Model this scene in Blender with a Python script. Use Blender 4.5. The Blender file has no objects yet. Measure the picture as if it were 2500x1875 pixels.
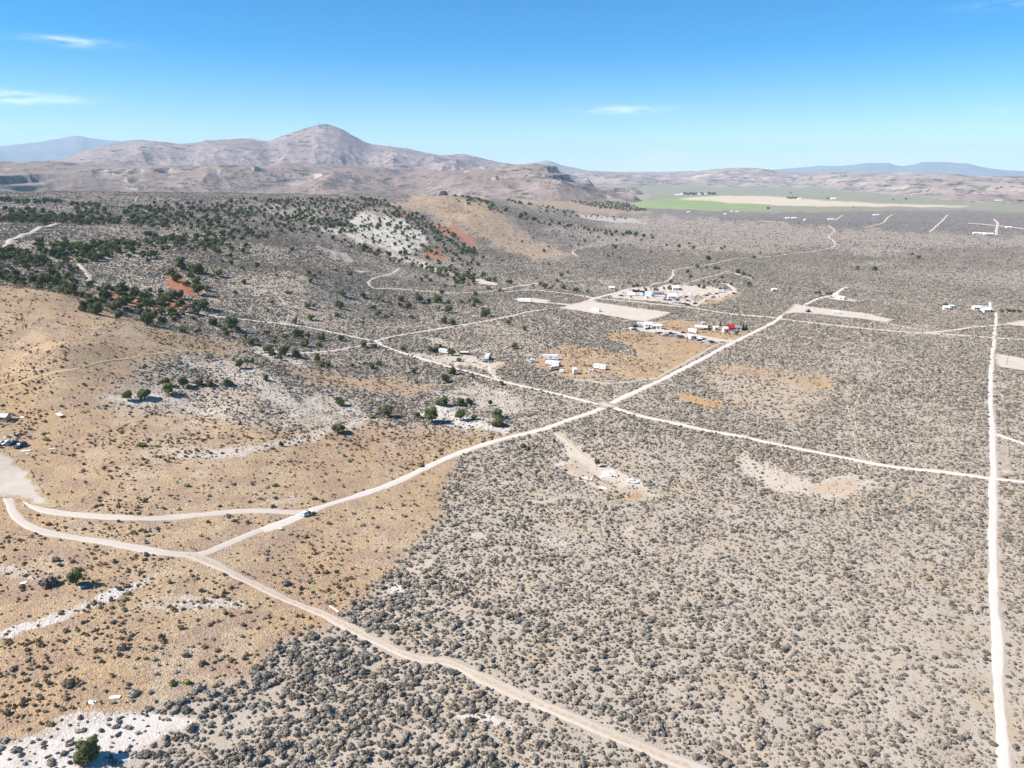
import bpy, bmesh, math, random
import numpy as np
from mathutils import Vector

# ------------------------------------------------------------------ camera, sky, sun, exposure
SC = bpy.context.scene
COL = SC.collection
rad = math.radians
H0 = 120.0                      # drone height above the valley floor
PITCH = rad(16.6)
FPX = 1733.0                    # focal length in pixels of a 2500 px wide frame

cam_d = bpy.data.cameras.new('camera')
cam_d.sensor_width = 36.0
cam_d.lens = FPX / 2500 * 36.0
cam_d.clip_start = 1.0
cam_d.clip_end = 200000.0
cam = bpy.data.objects.new('camera', cam_d)
COL.objects.link(cam)
cam.location = (0, 0, H0)
cam.rotation_euler = (math.pi / 2 - PITCH, 0, 0)
SC.camera = cam

SUN_EL = rad(43)
SUN_AZ = rad(-99)              # compass-like: 0 = +Y (view direction), negative = to the left
sun_dir = Vector((math.sin(SUN_AZ) * math.cos(SUN_EL), math.cos(SUN_AZ) * math.cos(SUN_EL), math.sin(SUN_EL)))
sd = bpy.data.lights.new('sun', 'SUN')
sd.energy = 5.0
sd.angle = rad(0.5)
sd.color = (1.0, 0.94, 0.86)
sun = bpy.data.objects.new('sun', sd)
COL.objects.link(sun)
sun.rotation_euler = sun_dir.to_track_quat('Z', 'Y').to_euler()

W = bpy.data.worlds.new('World')
SC.world = W
W.use_nodes = True
wn = W.node_tree
wn.nodes.clear()
def wnode(t, **k):
    n = wn.nodes.new(t)
    for a, b in k.items():
        setattr(n, a, b)
    return n
w_out = wnode('ShaderNodeOutputWorld')
w_bg = wnode('ShaderNodeBackground')
w_sky = wnode('ShaderNodeTexSky')
w_sky.sky_type = 'NISHITA'
w_sky.sun_disc = False
w_sky.sun_elevation = SUN_EL
w_sky.sun_rotation = SUN_AZ
w_sky.altitude = 1900
w_sky.air_density = 1.0
w_sky.dust_density = 0.1
w_sky.ozone_density = 2.5
w_bg.inputs['Strength'].default_value = 0.085
w_hs = wnode('ShaderNodeHueSaturation')
w_hs.inputs['Saturation'].default_value = 1.68
w_tc = wnode('ShaderNodeTexCoord')
# faint high cirrus, each a wisp in its own direction of the sky
w_cl = None
def wmath(op, a, b=None):
    n = wnode('ShaderNodeMath', operation=op)
    for i, v in enumerate((a, b)):
        if v is None:
            continue
        if isinstance(v, (int, float)):
            n.inputs[i].default_value = v
        else:
            wn.links.new(v, n.inputs[i])
    return n.outputs[0]
w_sep = wnode('ShaderNodeSeparateXYZ')
wn.links.new(w_tc.outputs['Generated'], w_sep.inputs[0])
w_map = wnode('ShaderNodeMapping')
w_map.inputs['Scale'].default_value = (14, 14, 95)
wn.links.new(w_tc.outputs['Generated'], w_map.inputs[0])
w_noi = wnode('ShaderNodeTexNoise')
w_noi.inputs['Scale'].default_value = 1.6
w_noi.inputs['Detail'].default_value = 6
w_noi.inputs['Roughness'].default_value = 0.62
wn.links.new(w_map.outputs[0], w_noi.inputs['Vector'])
w_az = wmath('ARCTAN2', w_sep.outputs[0], w_sep.outputs[1])
w_el = wmath('ARCSINE', w_sep.outputs[2])
WISPS = []
def pix_dir(u, v):
    x = (u - 1250) / FPX
    y = (937.5 - v) / FPX
    d = Vector((x, math.cos(PITCH) + y * math.sin(PITCH), -math.sin(PITCH) + y * math.cos(PITCH)))
    return d.normalized()
for (u, v, wu, wv, s) in ((165, 101, 75, 8, .75), (22, 236, 45, 12, 1.0), (150, 244, 60, 8, .6), (1530, 268, 75, 8, .9),
                          (1620, 380, 60, 14, .5), (2310, 374, 120, 16, .8), (2120, 384, 60, 8, .4), (2440, 12, 60, 7, .3),
                          (2450, 268, 40, 8, .25), (1850, 410, 200, 8, .2), (1440, 268, 40, 5, .3)):
    d = pix_dir(u, v)
    WISPS.append((math.atan2(d.x, d.y), math.asin(d.z), wu / FPX, wv / FPX, s))
acc = None
for (a, e, wa, we, s) in WISPS:
    da = wmath('DIVIDE', wmath('SUBTRACT', w_az, a), wa)
    de = wmath('DIVIDE', wmath('SUBTRACT', w_el, e), we)
    g = wmath('MULTIPLY', wmath('EXPONENT', wmath('MULTIPLY', wmath('ADD', wmath('MULTIPLY', da, da), wmath('MULTIPLY', de, de)), -1.0)), s)
    acc = g if acc is None else wmath('ADD', acc, g)
w_rmp = wnode('ShaderNodeMapRange')
w_rmp.inputs['From Min'].default_value = 0.38
w_rmp.inputs['From Max'].default_value = 0.72
wn.links.new(w_noi.outputs['Fac'], w_rmp.inputs['Value'])
w_fac = wmath('MINIMUM', wmath('MULTIPLY', acc, w_rmp.outputs[0]), 0.42)
w_mix = wnode('ShaderNodeMix', data_type='RGBA')
wn.links.new(w_sky.outputs[0], w_hs.inputs['Color'])
wn.links.new(w_fac, w_mix.inputs[0])
wn.links.new(w_hs.outputs[0], w_mix.inputs[6])
w_mix.inputs[7].default_value = (9.5, 9.6, 9.8, 1)
wn.links.new(w_mix.outputs[2], w_bg.inputs['Color'])
wn.links.new(w_bg.outputs[0], w_out.inputs['Surface'])

SC.view_settings.view_transform = 'Standard'
SC.view_settings.look = 'None'
SC.view_settings.gamma = 1.0
SC.view_settings.use_curve_mapping = False
SC.view_settings.exposure = 0.88
SC.render.engine = 'CYCLES'
CY = SC.cycles
CY.max_bounces = 5
CY.diffuse_bounces = 3
CY.glossy_bounces = 2
CY.transparent_max_bounces = 6
CY.volume_bounces = 1
CY.use_denoising = True
CY.denoiser = 'OPENIMAGEDENOISE'
CY.denoising_prefilter = 'ACCURATE'
CY.denoising_input_passes = 'RGB_ALBEDO_NORMAL'
CY.use_adaptive_sampling = False
CY.sample_clamp_indirect = 6.0

rng = np.random.default_rng(7)
random.seed(7)

# ------------------------------------------------------------------ numeric helpers
def hash2(ix, iy, seed):
    h = (ix.astype(np.int64) * 374761393 + iy.astype(np.int64) * 668265263 + seed * 974634777) & 0xffffffff
    h = ((h ^ (h >> 13)) * 1274126177) & 0xffffffff
    h = ((h ^ (h >> 16)) * 2246822519) & 0xffffffff
    return ((h ^ (h >> 15)) & 0xffffff) / float(0xffffff)

def vnoise(x, y, seed=0):
    xi = np.floor(x); yi = np.floor(y)
    fx = x - xi; fy = y - yi
    fx = fx * fx * fx * (fx * (fx * 6 - 15) + 10)
    fy = fy * fy * fy * (fy * (fy * 6 - 15) + 10)
    a = hash2(xi, yi, seed); b = hash2(xi + 1, yi, seed)
    c = hash2(xi, yi + 1, seed); d = hash2(xi + 1, yi + 1, seed)
    return (a + (b - a) * fx) * (1 - fy) + (c + (d - c) * fx) * fy

def fbm(x, y, oct=4, seed=0, gain=.5):
    s = 0; a = 1; t = 0
    for o in range(oct):
        s = s + a * vnoise(x, y, seed + o * 17)
        t += a; a *= gain
        x, y = x * 1.93 + y * .41 + 3.1, y * 1.93 - x * .41 + 7.7
    return s / t

def ridged(x, y, oct=5, seed=0, gain=.5):
    s = 0; a = 1; t = 0
    for o in range(oct):
        n = vnoise(x, y, seed + o * 13)
        s = s + a * (1 - np.abs(2 * n - 1)); t += a; a *= gain
        x, y = x * 1.9 + y * .5 + 1.3, y * 1.9 - x * .5 + 5.9
    return s / t

def smooth(a, b, x):
    t = np.clip((x - a) / (b - a), 0, 1)
    return t * t * (3 - 2 * t)

CP, SP = math.cos(PITCH), math.sin(PITCH)
def ray(u, v):
    u = np.asarray(u, float); v = np.asarray(v, float)
    x = (u - 1250) / FPX; y = (937.5 - v) / FPX
    return np.stack([x, CP + y * SP, -SP + y * CP], -1)

def project(x, y, z):
    d = y * CP - (z - H0) * SP
    yy = y * SP + (z - H0) * CP
    return 1250 + FPX * x / d, 937.5 - FPX * yy / d, d

# ------------------------------------------------------------------ terrain height: control points seen from known places
CTRL = []
def cz(u, v, z):                # a point of the ground with this height
    d = ray(u, v); t = (H0 - z) / -d[2]
    CTRL.append((d[0] * t, d[1] * t, z))
def cd(u, v, D):                # ... at this horizontal distance
    d = ray(u, v); t = D / math.hypot(d[0], d[1])
    CTRL.append((d[0] * t, d[1] * t, H0 + d[2] * t))
def ch(u, v, D, z):             # ... in this direction, hidden from the air
    d = ray(u, v); t = D / math.hypot(d[0], d[1])
    CTRL.append((d[0] * t, d[1] * t, z))
for p in ((0,1875,3),(0,1600,5),(0,1350,8),(0,1180,11),(0,1090,14),(0,1000,18),(0,900,28),(0,800,42),(0,697,54),
          (150,722,47),(300,1875,1),(300,1600,4),(300,1240,9),(300,1050,13),(355,960,17),(300,880,27),(300,785,38),(150,850,36),
          (430,812,30),(531,832,23),(633,846,17),(500,900,19),(500,1000,11),
          (755,1250,4),(600,1100,9),(600,1000,12),(600,920,17),(800,1000,7),(800,900,9),(1000,1000,3),(1050,1020,2),(1000,900,3),
          (700,1875,0),(1250,1875,0),(900,1500,0),(700,1500,1),(470,1355,5),(1000,1200,1),(750,800,10),(750,740,18),(750,680,28),
          (600,720,24),(620,780,16),(850,740,9),(900,700,14),(950,800,3),(1100,800,0),(1150,710,1),(1230,650,1),(1300,625,1),(1360,605,1.5),
          (1400,545,8),(1500,560,2),(1480,505,4),(1580,520,1),(1400,527,7),(1450,590,.5)):
    cz(*p)
for u in (1250,1500,1800,2150,2500,3000):
    for v in (1875,1400,1100,900,750,650,600,560,530):
        if u < 1500 and v < 640: continue
        cz(u, v, 0)
for p in ((0,640,690),(0,590,800),(0,545,1000),(0,500,1300),(0,472,1700),
          (150,680,640),(150,640,720),(150,590,850),(150,545,1030),(150,500,1300),(150,470,1700),
          (300,740,565),(300,690,640),(300,620,740),(300,560,950),(300,510,1250),(300,468,1700),
          (450,770,535),(450,700,620),(450,640,700),(450,580,880),(450,520,1200),(450,471,1700),
          (600,640,720),(600,590,840),(600,540,1100),(600,500,1350),(600,474,1700),
          (750,592,890),(750,550,1110),(750,515,1320),(750,477,1700),(860,482,1600),
          (800,607,880),(900,630,850),(1000,660,820),(1080,690,790),
          (900,600,1020),(900,550,1200),(950,510,1330),(1000,600,1030),(1000,560,1150),(1080,600,1080),(1100,640,940),(1150,600,1130),
          (1050,478,1550),(1107,476,1560),(1000,487,1500),(1170,490,1550),(1230,508,1500),(1150,530,1330),(1250,545,1340),(1300,580,1280),
          (1100,560,1230),(1050,530,1340),(1250,512,1900),(1180,488,2000),(1250,488,2600),(1370,492,2600)):
    cd(*p)
for p in ((0,690,600,47),(150,715,560,42),(300,775,515,31),(430,805,495,25),
          (850,600,990,20),(950,640,950,7),(1050,670,920,2),(1050,480,1800,48),(1170,490,1780,40),(960,490,1750,52),
          (0,470,2500,50),(300,470,2500,45),(600,470,2500,42),(900,470,2500,38),(1150,470,2700,25),
          (0,470,3400,20),(400,470,3400,20),(800,470,3400,18),(1200,470,3400,12),
          (-700,1875,200,4),(-700,1000,330,24),(-700,697,535,55),(-700,545,1000,66),(-700,472,1700,82),(-700,470,2600,50),(-700,470,3400,20),
          (400,470,60,0),(1250,470,60,0),(2100,470,60,0),(1700,470,3400,0),(2100,470,3400,0),(2500,470,3400,0),(3000,470,3400,0),(1450,470,3400,3),
          (1800,470,2600,0),(2400,470,2600,0)):
    ch(*p)
CTRL = np.array(CTRL)
def lp(x, y):
    return np.arctan2(x, y), np.log(np.maximum(np.hypot(x, y), 1.0))
ca, cl = lp(CTRL[:, 0], CTRL[:, 1])
def phi(r2):
    return np.power(r2 + 1e-9, .65)
def tps_fit(a, l, z, lam=2e-4):
    n = len(a)
    K = phi((a[:, None] - a[None]) ** 2 + (l[:, None] - l[None]) ** 2) + lam * np.eye(n)
    P = np.stack([np.ones(n), a, l], 1)
    M = np.block([[K, P], [P.T, np.zeros((3, 3))]])
    return np.linalg.solve(M, np.concatenate([z, np.zeros(3)]))
TW = tps_fit(ca, cl, CTRL[:, 2])

def base_height(x, y):
    sh = np.shape(x)
    x = np.ravel(x); y = np.ravel(y)
    a, l = lp(x, y)
    lc = np.clip(l, math.log(60), math.log(3500))
    out = np.empty(len(x))
    n = len(ca)
    for i in range(0, len(x), 60000):
        s = slice(i, i + 60000)
        K = phi((a[s, None] - ca[None]) ** 2 + (lc[s, None] - cl[None]) ** 2)
        out[s] = K @ TW[:n] + TW[n] + TW[n + 1] * a[s] + TW[n + 2] * lc[s]
    D = np.exp(l)
    out *= 1 - smooth(3000, 4600, D)
    return out.reshape(sh)

def height(x, y):
    b = base_height(x, y)
    D = np.hypot(x, y)
    k = smooth(2, 22, b) * (1 - smooth(2600, 4200, D))
    rough = (fbm(x / 45, y / 45, 3, 5) - .5) * 5.0 + (fbm(x / 130, y / 130, 2, 9) - .5) * 8
    flat = (fbm(x / 60, y / 60, 3, 21) - .5) * 1.0
    return b + k * rough * (.35 + .65 * smooth(500, 900, D)) + flat * (1 - k) * (1 - smooth(1500, 3500, D))

# terrain sheet: rings round the camera's foot
AZ = np.radians(np.arange(-56, 56.001, 0.13))
DD = np.concatenate([np.exp(np.linspace(math.log(20), math.log(105), 24))[:-1],
                     np.exp(np.linspace(math.log(105), math.log(3200), 540))[:-1],
                     np.exp(np.linspace(math.log(3200), math.log(90000), 90))])
NA, ND = len(AZ), len(DD)
GA, GD = np.meshgrid(AZ, DD)          # rows = distance
GX = GD * np.sin(GA); GY = GD * np.cos(GA)
GZ = height(GX, GY)
LD = np.log(DD)

def H(x, y):                           # height of the sheet itself, between its vertices
    x = np.asarray(x, float); y = np.asarray(y, float)
    a, l = lp(x, y)
    fa = np.clip((a - AZ[0]) / (AZ[1] - AZ[0]), 0, NA - 1.001)
    D = np.exp(l)
    j = np.clip(np.searchsorted(DD, D) - 1, 0, ND - 2)
    fd = np.clip((D - DD[j]) / (DD[j + 1] - DD[j]), 0, 1)
    i = fa.astype(int); fa = fa - i
    return (GZ[j, i] * (1 - fa) + GZ[j, i + 1] * fa) * (1 - fd) + (GZ[j + 1, i] * (1 - fa) + GZ[j + 1, i + 1] * fa) * fd

def ground_at(u, v):
    """where the line of sight through a photo pixel first meets the ground"""
    u = np.atleast_1d(np.asarray(u, float)); v = np.atleast_1d(np.asarray(v, float))
    d = ray(u, v)
    hn = np.hypot(d[:, 0], d[:, 1])
    d = d / hn[:, None]
    Ds = np.exp(np.linspace(math.log(60), math.log(30000), 1400))
    X = d[:, 0][:, None] * Ds; Y = d[:, 1][:, None] * Ds
    Z = H0 + d[:, 2][:, None] * Ds
    below = Z < H(X, Y)
    k = np.where(below.any(1), below.argmax(1), len(Ds) - 1)
    k = np.maximum(k, 1)
    lo = Ds[k - 1]; hi = Ds[k]
    for _ in range(18):
        m = (lo + hi) / 2
        b = H0 + d[:, 2] * m < H(d[:, 0] * m, d[:, 1] * m)
        hi = np.where(b, m, hi); lo = np.where(b, lo, m)
    x = d[:, 0] * hi; y = d[:, 1] * hi
    return np.stack([x, y, H(x, y)], 1)

def G(u, v):
    return Vector(ground_at(u, v)[0])

# ------------------------------------------------------------------ material helpers
class NT:
    def __init__(self, m):
        m.use_nodes = True
        self.t = m.node_tree
        self.t.nodes.clear()
        self.out = self.t.nodes.new('ShaderNodeOutputMaterial')
        self.bs = self.t.nodes.new('ShaderNodeBsdfPrincipled')
        self.t.links.new(self.bs.outputs[0], self.out.inputs[0])
    def put(self, sock, v):
        if isinstance(v, (int, float)):
            sock.default_value = v
        elif isinstance(v, tuple):
            sock.default_value = v if len(v) == len(sock.default_value) else (*v, 1)
        else:
            self.t.links.new(v, sock)
    def n(self, typ, **k):
        n = self.t.nodes.new(typ)
        for a, b in k.items():
            setattr(n, a, b)
        return n
    def math(self, op, a, b=0.0, clamp=False):
        n = self.n('ShaderNodeMath', operation=op, use_clamp=clamp)
        self.put(n.inputs[0], a); self.put(n.inputs[1], b)
        return n.outputs[0]
    def mix(self, f, a, b, mode='MIX'):
        n = self.n('ShaderNodeMix', data_type='RGBA', blend_type=mode)
        self.put(n.inputs[0], f); self.put(n.inputs[6], a); self.put(n.inputs[7], b)
        return n.outputs[2]
    def noise(self, scale, detail=4, rough=.55, vec=None, dist=0.0):
        n = self.n('ShaderNodeTexNoise')
        n.inputs['Scale'].default_value = scale
        n.inputs['Detail'].default_value = detail
        n.inputs['Roughness'].default_value = rough
        n.inputs['Distortion'].default_value = dist
        if vec is not None: self.t.links.new(vec, n.inputs['Vector'])
        return n.outputs['Fac']
    def voro(self, scale, vec=None, out='Distance', rnd=1.0):
        n = self.n('ShaderNodeTexVoronoi')
        n.inputs['Scale'].default_value = scale
        n.inputs['Randomness'].default_value = rnd
        if vec is not None: self.t.links.new(vec, n.inputs['Vector'])
        return n.outputs[out]
    def ramp(self, v, lo, hi, a=0.0, b=1.0, smoothstep=True):
        n = self.n('ShaderNodeMapRange')
        if smoothstep: n.interpolation_type = 'SMOOTHSTEP'
        self.put(n.inputs['Value'], v)
        n.inputs['From Min'].default_value = lo; n.inputs['From Max'].default_value = hi
        n.inputs['To Min'].default_value = a; n.inputs['To Max'].default_value = b
        return n.outputs[0]
    def attr(self, name):
        n = self.n('ShaderNodeAttribute', attribute_name=name)
        s = self.n('ShaderNodeSeparateColor')
        self.t.links.new(n.outputs['Color'], s.inputs[0])
        return s.outputs[0], s.outputs[1], s.outputs[2], n.outputs['Alpha']
    def obj(self, scale=None):
        c = self.n('ShaderNodeTexCoord').outputs['Object']
        if scale:
            m = self.n('ShaderNodeMapping')
            m.inputs['Scale'].default_value = scale
            self.t.links.new(c, m.inputs[0])
            return m.outputs[0]
        return c
    def bump(self, h, strength=.5, dist=.1):
        n = self.n('ShaderNodeBump')
        n.inputs['Strength'].default_value = strength
        n.inputs['Distance'].default_value = dist
        self.t.links.new(h, n.inputs['Height'])
        self.t.links.new(n.outputs[0], self.bs.inputs['Normal'])
    def done(self, col, rough=.9, spec=.1, metal=0.0):
        self.put(self.bs.inputs['Base Color'], col)
        self.put(self.bs.inputs['Roughness'], rough)
        self.put(self.bs.inputs['Specular IOR Level'], spec)
        self.put(self.bs.inputs['Metallic'], metal)

MATS = {}
def paint(name, col, rough=.5, spec=.3, metal=0.0, wear=.12, scale=1.5):
    """painted / plain solid surface with a little grime"""
    if name in MATS: return MATS[name]
    m = bpy.data.materials.new(name)
    t = NT(m)
    n = t.noise(scale, 5, .6, t.obj())
    c = t.mix(t.ramp(n, .35, .75, 0, wear), col, tuple(x * .45 + .05 for x in col))
    t.done(c, rough, spec, metal)
    MATS[name] = m
    return m

# ------------------------------------------------------------------ soil and plant zones of the ground
ZONES = []
def zone(ch_, val, feather, pts):
    ZONES.append((ch_, val, feather, pts))
TAN, WHITE, RED, ORANGE, GREEN, WHEAT, DRY, TEAL, BARE, GREY = range(10)
zone(TAN, .95, 36, [(-900,640),(-200,690),(0,692),(150,716),(300,763),(375,798),(531,828),(620,850),(560,868),(440,868),(360,890),(330,930),
     (280,960),(250,990),(330,1000),(480,1012),(640,1042),(760,1062),(900,1032),(1050,1042),(1180,1055),(1230,1065),(1135,1104),(1110,1140),
     (1090,1200),(1080,1260),(1010,1335),(930,1420),(880,1470),(800,1535),(690,1565),(610,1645),(450,1705),(300,1745),(100,1795),(-200,1840),(-900,1900)])
zone(TAN, .75, 12, [(680,882),(760,900),(860,918),(1000,930),(1075,950),(1000,968),(850,952),(740,935)])
zone(TAN, 1, 5, [(1324,857),(1372,846),(1409,840),(1425,847),(1500,862),(1547,868),(1547,858),(1542,846),(1485,826),(1480,815),(1533,808),(1604,817),(1703,834),(1760,838),
     (1675,885),(1632,908),(1604,928),(1545,924),(1500,917),(1443,922),(1390,925),(1340,905),(1292,893)])
zone(TAN, 1, 4, [(1570,789),(1660,779),(1760,794),(1800,808),(1840,812),(1790,832),(1700,818),(1600,802)])
zone(TAN, .7, 8, [(1703,893),(1790,886),(1875,897),(1983,908),(2047,921),(2012,955),(1985,968),(1900,930),(1800,915),(1730,905)])
zone(TAN, .35, 14, [(1710,895),(1900,920),(2030,940),(1970,1015),(1920,1035),(1820,1005),(1730,945)])
zone(BARE, .3, 16, [(1720,900),(1900,930),(2010,950),(1960,1010),(1920,1030),(1830,1000),(1740,940)])
zone(ORANGE, .9, 5, [(1640,962),(1700,965),(1755,982),(1775,1000),(1710,990),(1660,975)])
zone(ORANGE, .5, 6, [(1960,930),(2020,925),(2020,950),(1985,945)])
zone(BARE, .68, 12, [(1800,1092),(1865,1128),(1930,1165),(1990,1175),(2080,1148),(2150,1180),(2065,1213),(1965,1215),(1880,1192),(1810,1150)])
zone(ORANGE, .35, 9, [(1960,1185),(2100,1165),(2090,1200),(1980,1208)])
zone(BARE, .9, 7, [(1355,1055),(1375,1058),(1430,1105),(1450,1120),(1510,1150),(1560,1175),(1600,1210),(1560,1222),(1500,1205),(1450,1190),(1380,1155),(1390,1120)])
zone(ORANGE, .8, 5, [(1535,1205),(1560,1203),(1566,1215),(1540,1222)])
zone(TAN, .55, 10, [(1400,1120),(1450,1150),(1490,1180),(1560,1190),(1590,1215),(1500,1225),(1420,1170),(1370,1150)])
zone(WHITE, .9, 4, [(1470,1150),(1500,1146),(1500,1162),(1475,1164)])
zone(WHITE, .9, 4, [(1530,1168),(1560,1172),(1568,1184),(1545,1180)])
zone(WHITE, .8, 4, [(1460,1186),(1480,1188),(1484,1197),(1466,1199)])
zone(WHITE, .7, 4, [(1340,1132),(1370,1126),(1400,1135),(1360,1140)])
zone(WHITE, .95, 24, [(60,1800),(200,1728),(330,1735),(500,1752),(430,1790),(330,1840),(270,1900),(-60,1960),(-60,1850)])
zone(WHITE, 1.0, 8, [(430,1375),(345,1412),(240,1455),(110,1505),(-100,1570),(-100,1590),(110,1530),(250,1478),(360,1428)])
zone(WHITE, .75, 18, [(320,1462),(420,1452),(520,1458),(600,1468),(590,1490),(450,1500),(335,1488)])
zone(WHITE, .7, 9, [(-20,1375),(60,1385),(100,1400),(100,1425),(30,1410),(-20,1400)])
zone(WHITE, .8, 16, [(600,1112),(740,1086),(830,1056),(930,1024),(900,1018),(800,1042),(700,1070),(600,1085),(480,1095),(380,1092),(400,1110),(500,1128)])
zone(WHITE, .9, 10, [(1021,1008),(1080,986),(1115,1000),(1135,1024),(1250,1040),(1240,1058),(1180,1052),(1100,1040),(1060,1027)])
zone(WHITE, .5, 12, [(690,1000),(760,960),(860,970),(900,1010),(860,1035),(760,1050),(700,1040)])
zone(WHITE, .8, 14, [(225,968),(300,955),(350,945),(400,962),(390,985),(340,990),(260,985)])
zone(WHITE, .55, 12, [(440,868),(560,878),(640,898),(700,955),(760,1000),(800,1012),(740,1040),(680,1000),(620,950),(540,920),(450,892)])
zone(WHITE, .5, 8, [(330,940),(500,990),(560,1010),(540,1030),(430,1000)])
zone(WHITE, .8, 6, [(610,840),(660,850),(690,868),(760,890),(740,897),(640,872)])
zone(WHITE, .6, 6, [(620,1218),(740,1208),(765,1224),(640,1236)])
zone(WHITE, .35, 20, [(1400,1060),(1600,1060),(1640,1110),(1560,1150),(1460,1110)])
zone(WHITE, .85, 6, [(1080,1752),(1170,1736),(1270,1768),(1250,1780),(1150,1762)])
zone(WHITE, .45, 15, [(1300,1290),(1360,1270),(1420,1310),(1380,1340),(1310,1330)])
zone(WHITE, .9, 5, [(940,1440),(975,1425),(985,1445),(955,1452)])
zone(BARE, .7, 6, [(1150,1300),(1178,1298),(1180,1315),(1155,1318)])
zone(BARE, .6, 8, [(990,1390),(1050,1360),(1065,1375),(1010,1402)])
zone(BARE, .6, 8, [(1520,1290),(1550,1285),(1555,1303),(1520,1305)])
zone(WHITE, .9, 5, [(740,560),(800,562),(860,585),(930,612),(1010,640),(1060,665),(1120,680),(1080,655),(1000,622),(900,585),(830,552)])
zone(WHITE, 1.0, 7, [(840,535),(880,522),(950,525),(1000,545),(1040,575),(1050,600),(1000,610),(930,600),(870,575)])
zone(WHITE, .6, 7, [(640,500),(720,505),(790,525),(780,545),(700,535),(650,520)])
zone(WHITE, .9, 3, [(1398,519),(1450,524),(1560,536),(1582,546),(1500,544),(1430,534)])
zone(WHITE, .6, 8, [(770,600),(830,600),(860,640),(820,640)])
zone(RED, .95, 4, [(405,660),(442,666),(465,698),(493,722),(460,722),(425,716),(408,690)])
zone(RED, .9, 5, [(221,705),(283,712),(345,728),(460,738),(480,752),(400,755),(310,745),(240,722)])
zone(RED, .9, 3, [(238,605),(265,610),(275,627),(255,622)])
zone(RED, .85, 5, [(1055,540),(1107,549),(1163,586),(1166,612),(1121,595),(1070,562)])
zone(RED, .9, 4, [(1022,611),(1078,604),(1098,634),(1050,624)])
zone(RED, .8, 4, [(960,520),(985,518),(990,530),(965,532)])
zone(TAN, .75, 8, [(925,492),(1000,485),(1050,477),(1107,474),(1165,488),(1205,520),(1265,560),(1335,598),(1400,620),(1320,634),(1200,598),(1120,552),(1050,524),(970,512)])
zone(TAN, .7, 6, [(1250,487),(1370,487),(1500,502),(1600,518),(1500,526),(1380,512),(1250,507)])
zone(DRY, .75, 10, [(1330,560),(1420,550),(1560,530),(1700,532),(1875,544),(2050,558),(2300,570),(2560,578),(2560,600),(2300,600),(2150,622),(2050,612),(1960,600),(1850,625),(1700,622),(1550,600),(1450,592),(1380,575)])
zone(DRY, .75, 10, [(2050,640),(2150,632),(2300,650),(2560,660),(2560,690),(2350,695),(2200,680)])
zone(DRY, .6, 9, [(1290,625),(1400,600),(1520,590),(1420,612),(1350,640)])
zone(DRY, .8, 4, [(1400,455),(1500,452),(1640,470),(1560,492),(1480,500),(1400,475)])
zone(GREY, .55, 9, [(1600,516),(1875,520),(2100,518),(2300,515),(2560,530),(2560,572),(2300,566),(2100,556),(1950,548),(1750,536)])
zone(GREEN, .75, 2, [(1535,492),(1640,484),(1700,482),(1780,495),(1870,500),(1880,512),(1750,514),(1640,510),(1550,505)])
zone(TEAL, .5, 3, [(1560,455),(1750,452),(2000,454),(2300,462),(2560,478),(2560,520),(2350,512),(2100,517),(1900,519),(1700,512),(1600,490)])
zone(WHEAT, .8, 2.2, [(1655,487),(1700,480),(1800,478),(1880,479),(1880,500),(1800,497),(1750,492)])
zone(WHEAT, .8, 2.0, [(1880,479),(1960,485),(2060,492),(2200,499),(2370,503),(2340,506),(2180,504),(2000,503),(1880,501)])
zone(BARE, .95, 3, [(1520,706),(1560,701),(1600,704),(1640,692),(1700,698),(1760,704),(1800,712),(1790,722),(1740,733),(1698,748),(1640,742),(1560,732),(1500,728),(1490,722)])
zone(BARE, .9, 3, [(1541,800),(1575,790),(1612,797),(1660,815),(1740,830),(1775,832),(1740,840),(1680,826),(1620,812),(1550,808)])
zone(TAN, .8, 6, [(1680,722),(1740,726),(1800,716),(1830,720),(1760,738),(1700,745)])
zone(BARE, .8, 6, [(1100,893),(1130,880),(1180,886),(1240,885),(1235,900),(1215,905),(1210,925),(1190,905),(1150,890)])
zone(TAN, .8, 4, [(1208,892),(1236,885),(1240,893),(1215,905)])
zone(BARE, .75, 5, [(985,862),(1060,868),(1130,862),(1180,880),(1110,890),(1040,885)])
zone(BARE, .5, 6, [(1020,815),(1080,830),(1110,850),(1090,852),(1040,828)])
zone(BARE, .9, 4, [(-40,1120),(30,1110),(60,1120),(90,1150),(110,1190),(130,1230),(60,1240),(-40,1215)])
zone(BARE, .8, 5, [(-40,1060),(40,1060),(80,1085),(60,1105),(-40,1100)])
zone(ORANGE, .3, 14, [(-100,890),(40,905),(90,940),(80,980),(150,1010),(30,1010),(-100,1000)])
zone(TAN, .45, 5, [(2210,748),(2260,752),(2330,762),(2410,768),(2400,775),(2320,768)])
zone(WHITE, .55, 14, [(1180,930),(1260,970),(1330,1000),(1240,1010),(1130,990),(1060,960)])

def gp(x, y):                     # ground-plane chart, even in looks from near to far
    D = np.maximum(np.hypot(x, y), 1)
    return np.arctan2(x, y) * FPX, H0 / D * FPX

_zp = []
for (c_, v_, f_, pts) in ZONES:
    q = ground_at([p[0] for p in pts], [p[1] for p in pts])
    _zp.append((c_, v_, f_, np.stack(gp(q[:, 0], q[:, 1]), 1)))

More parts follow.
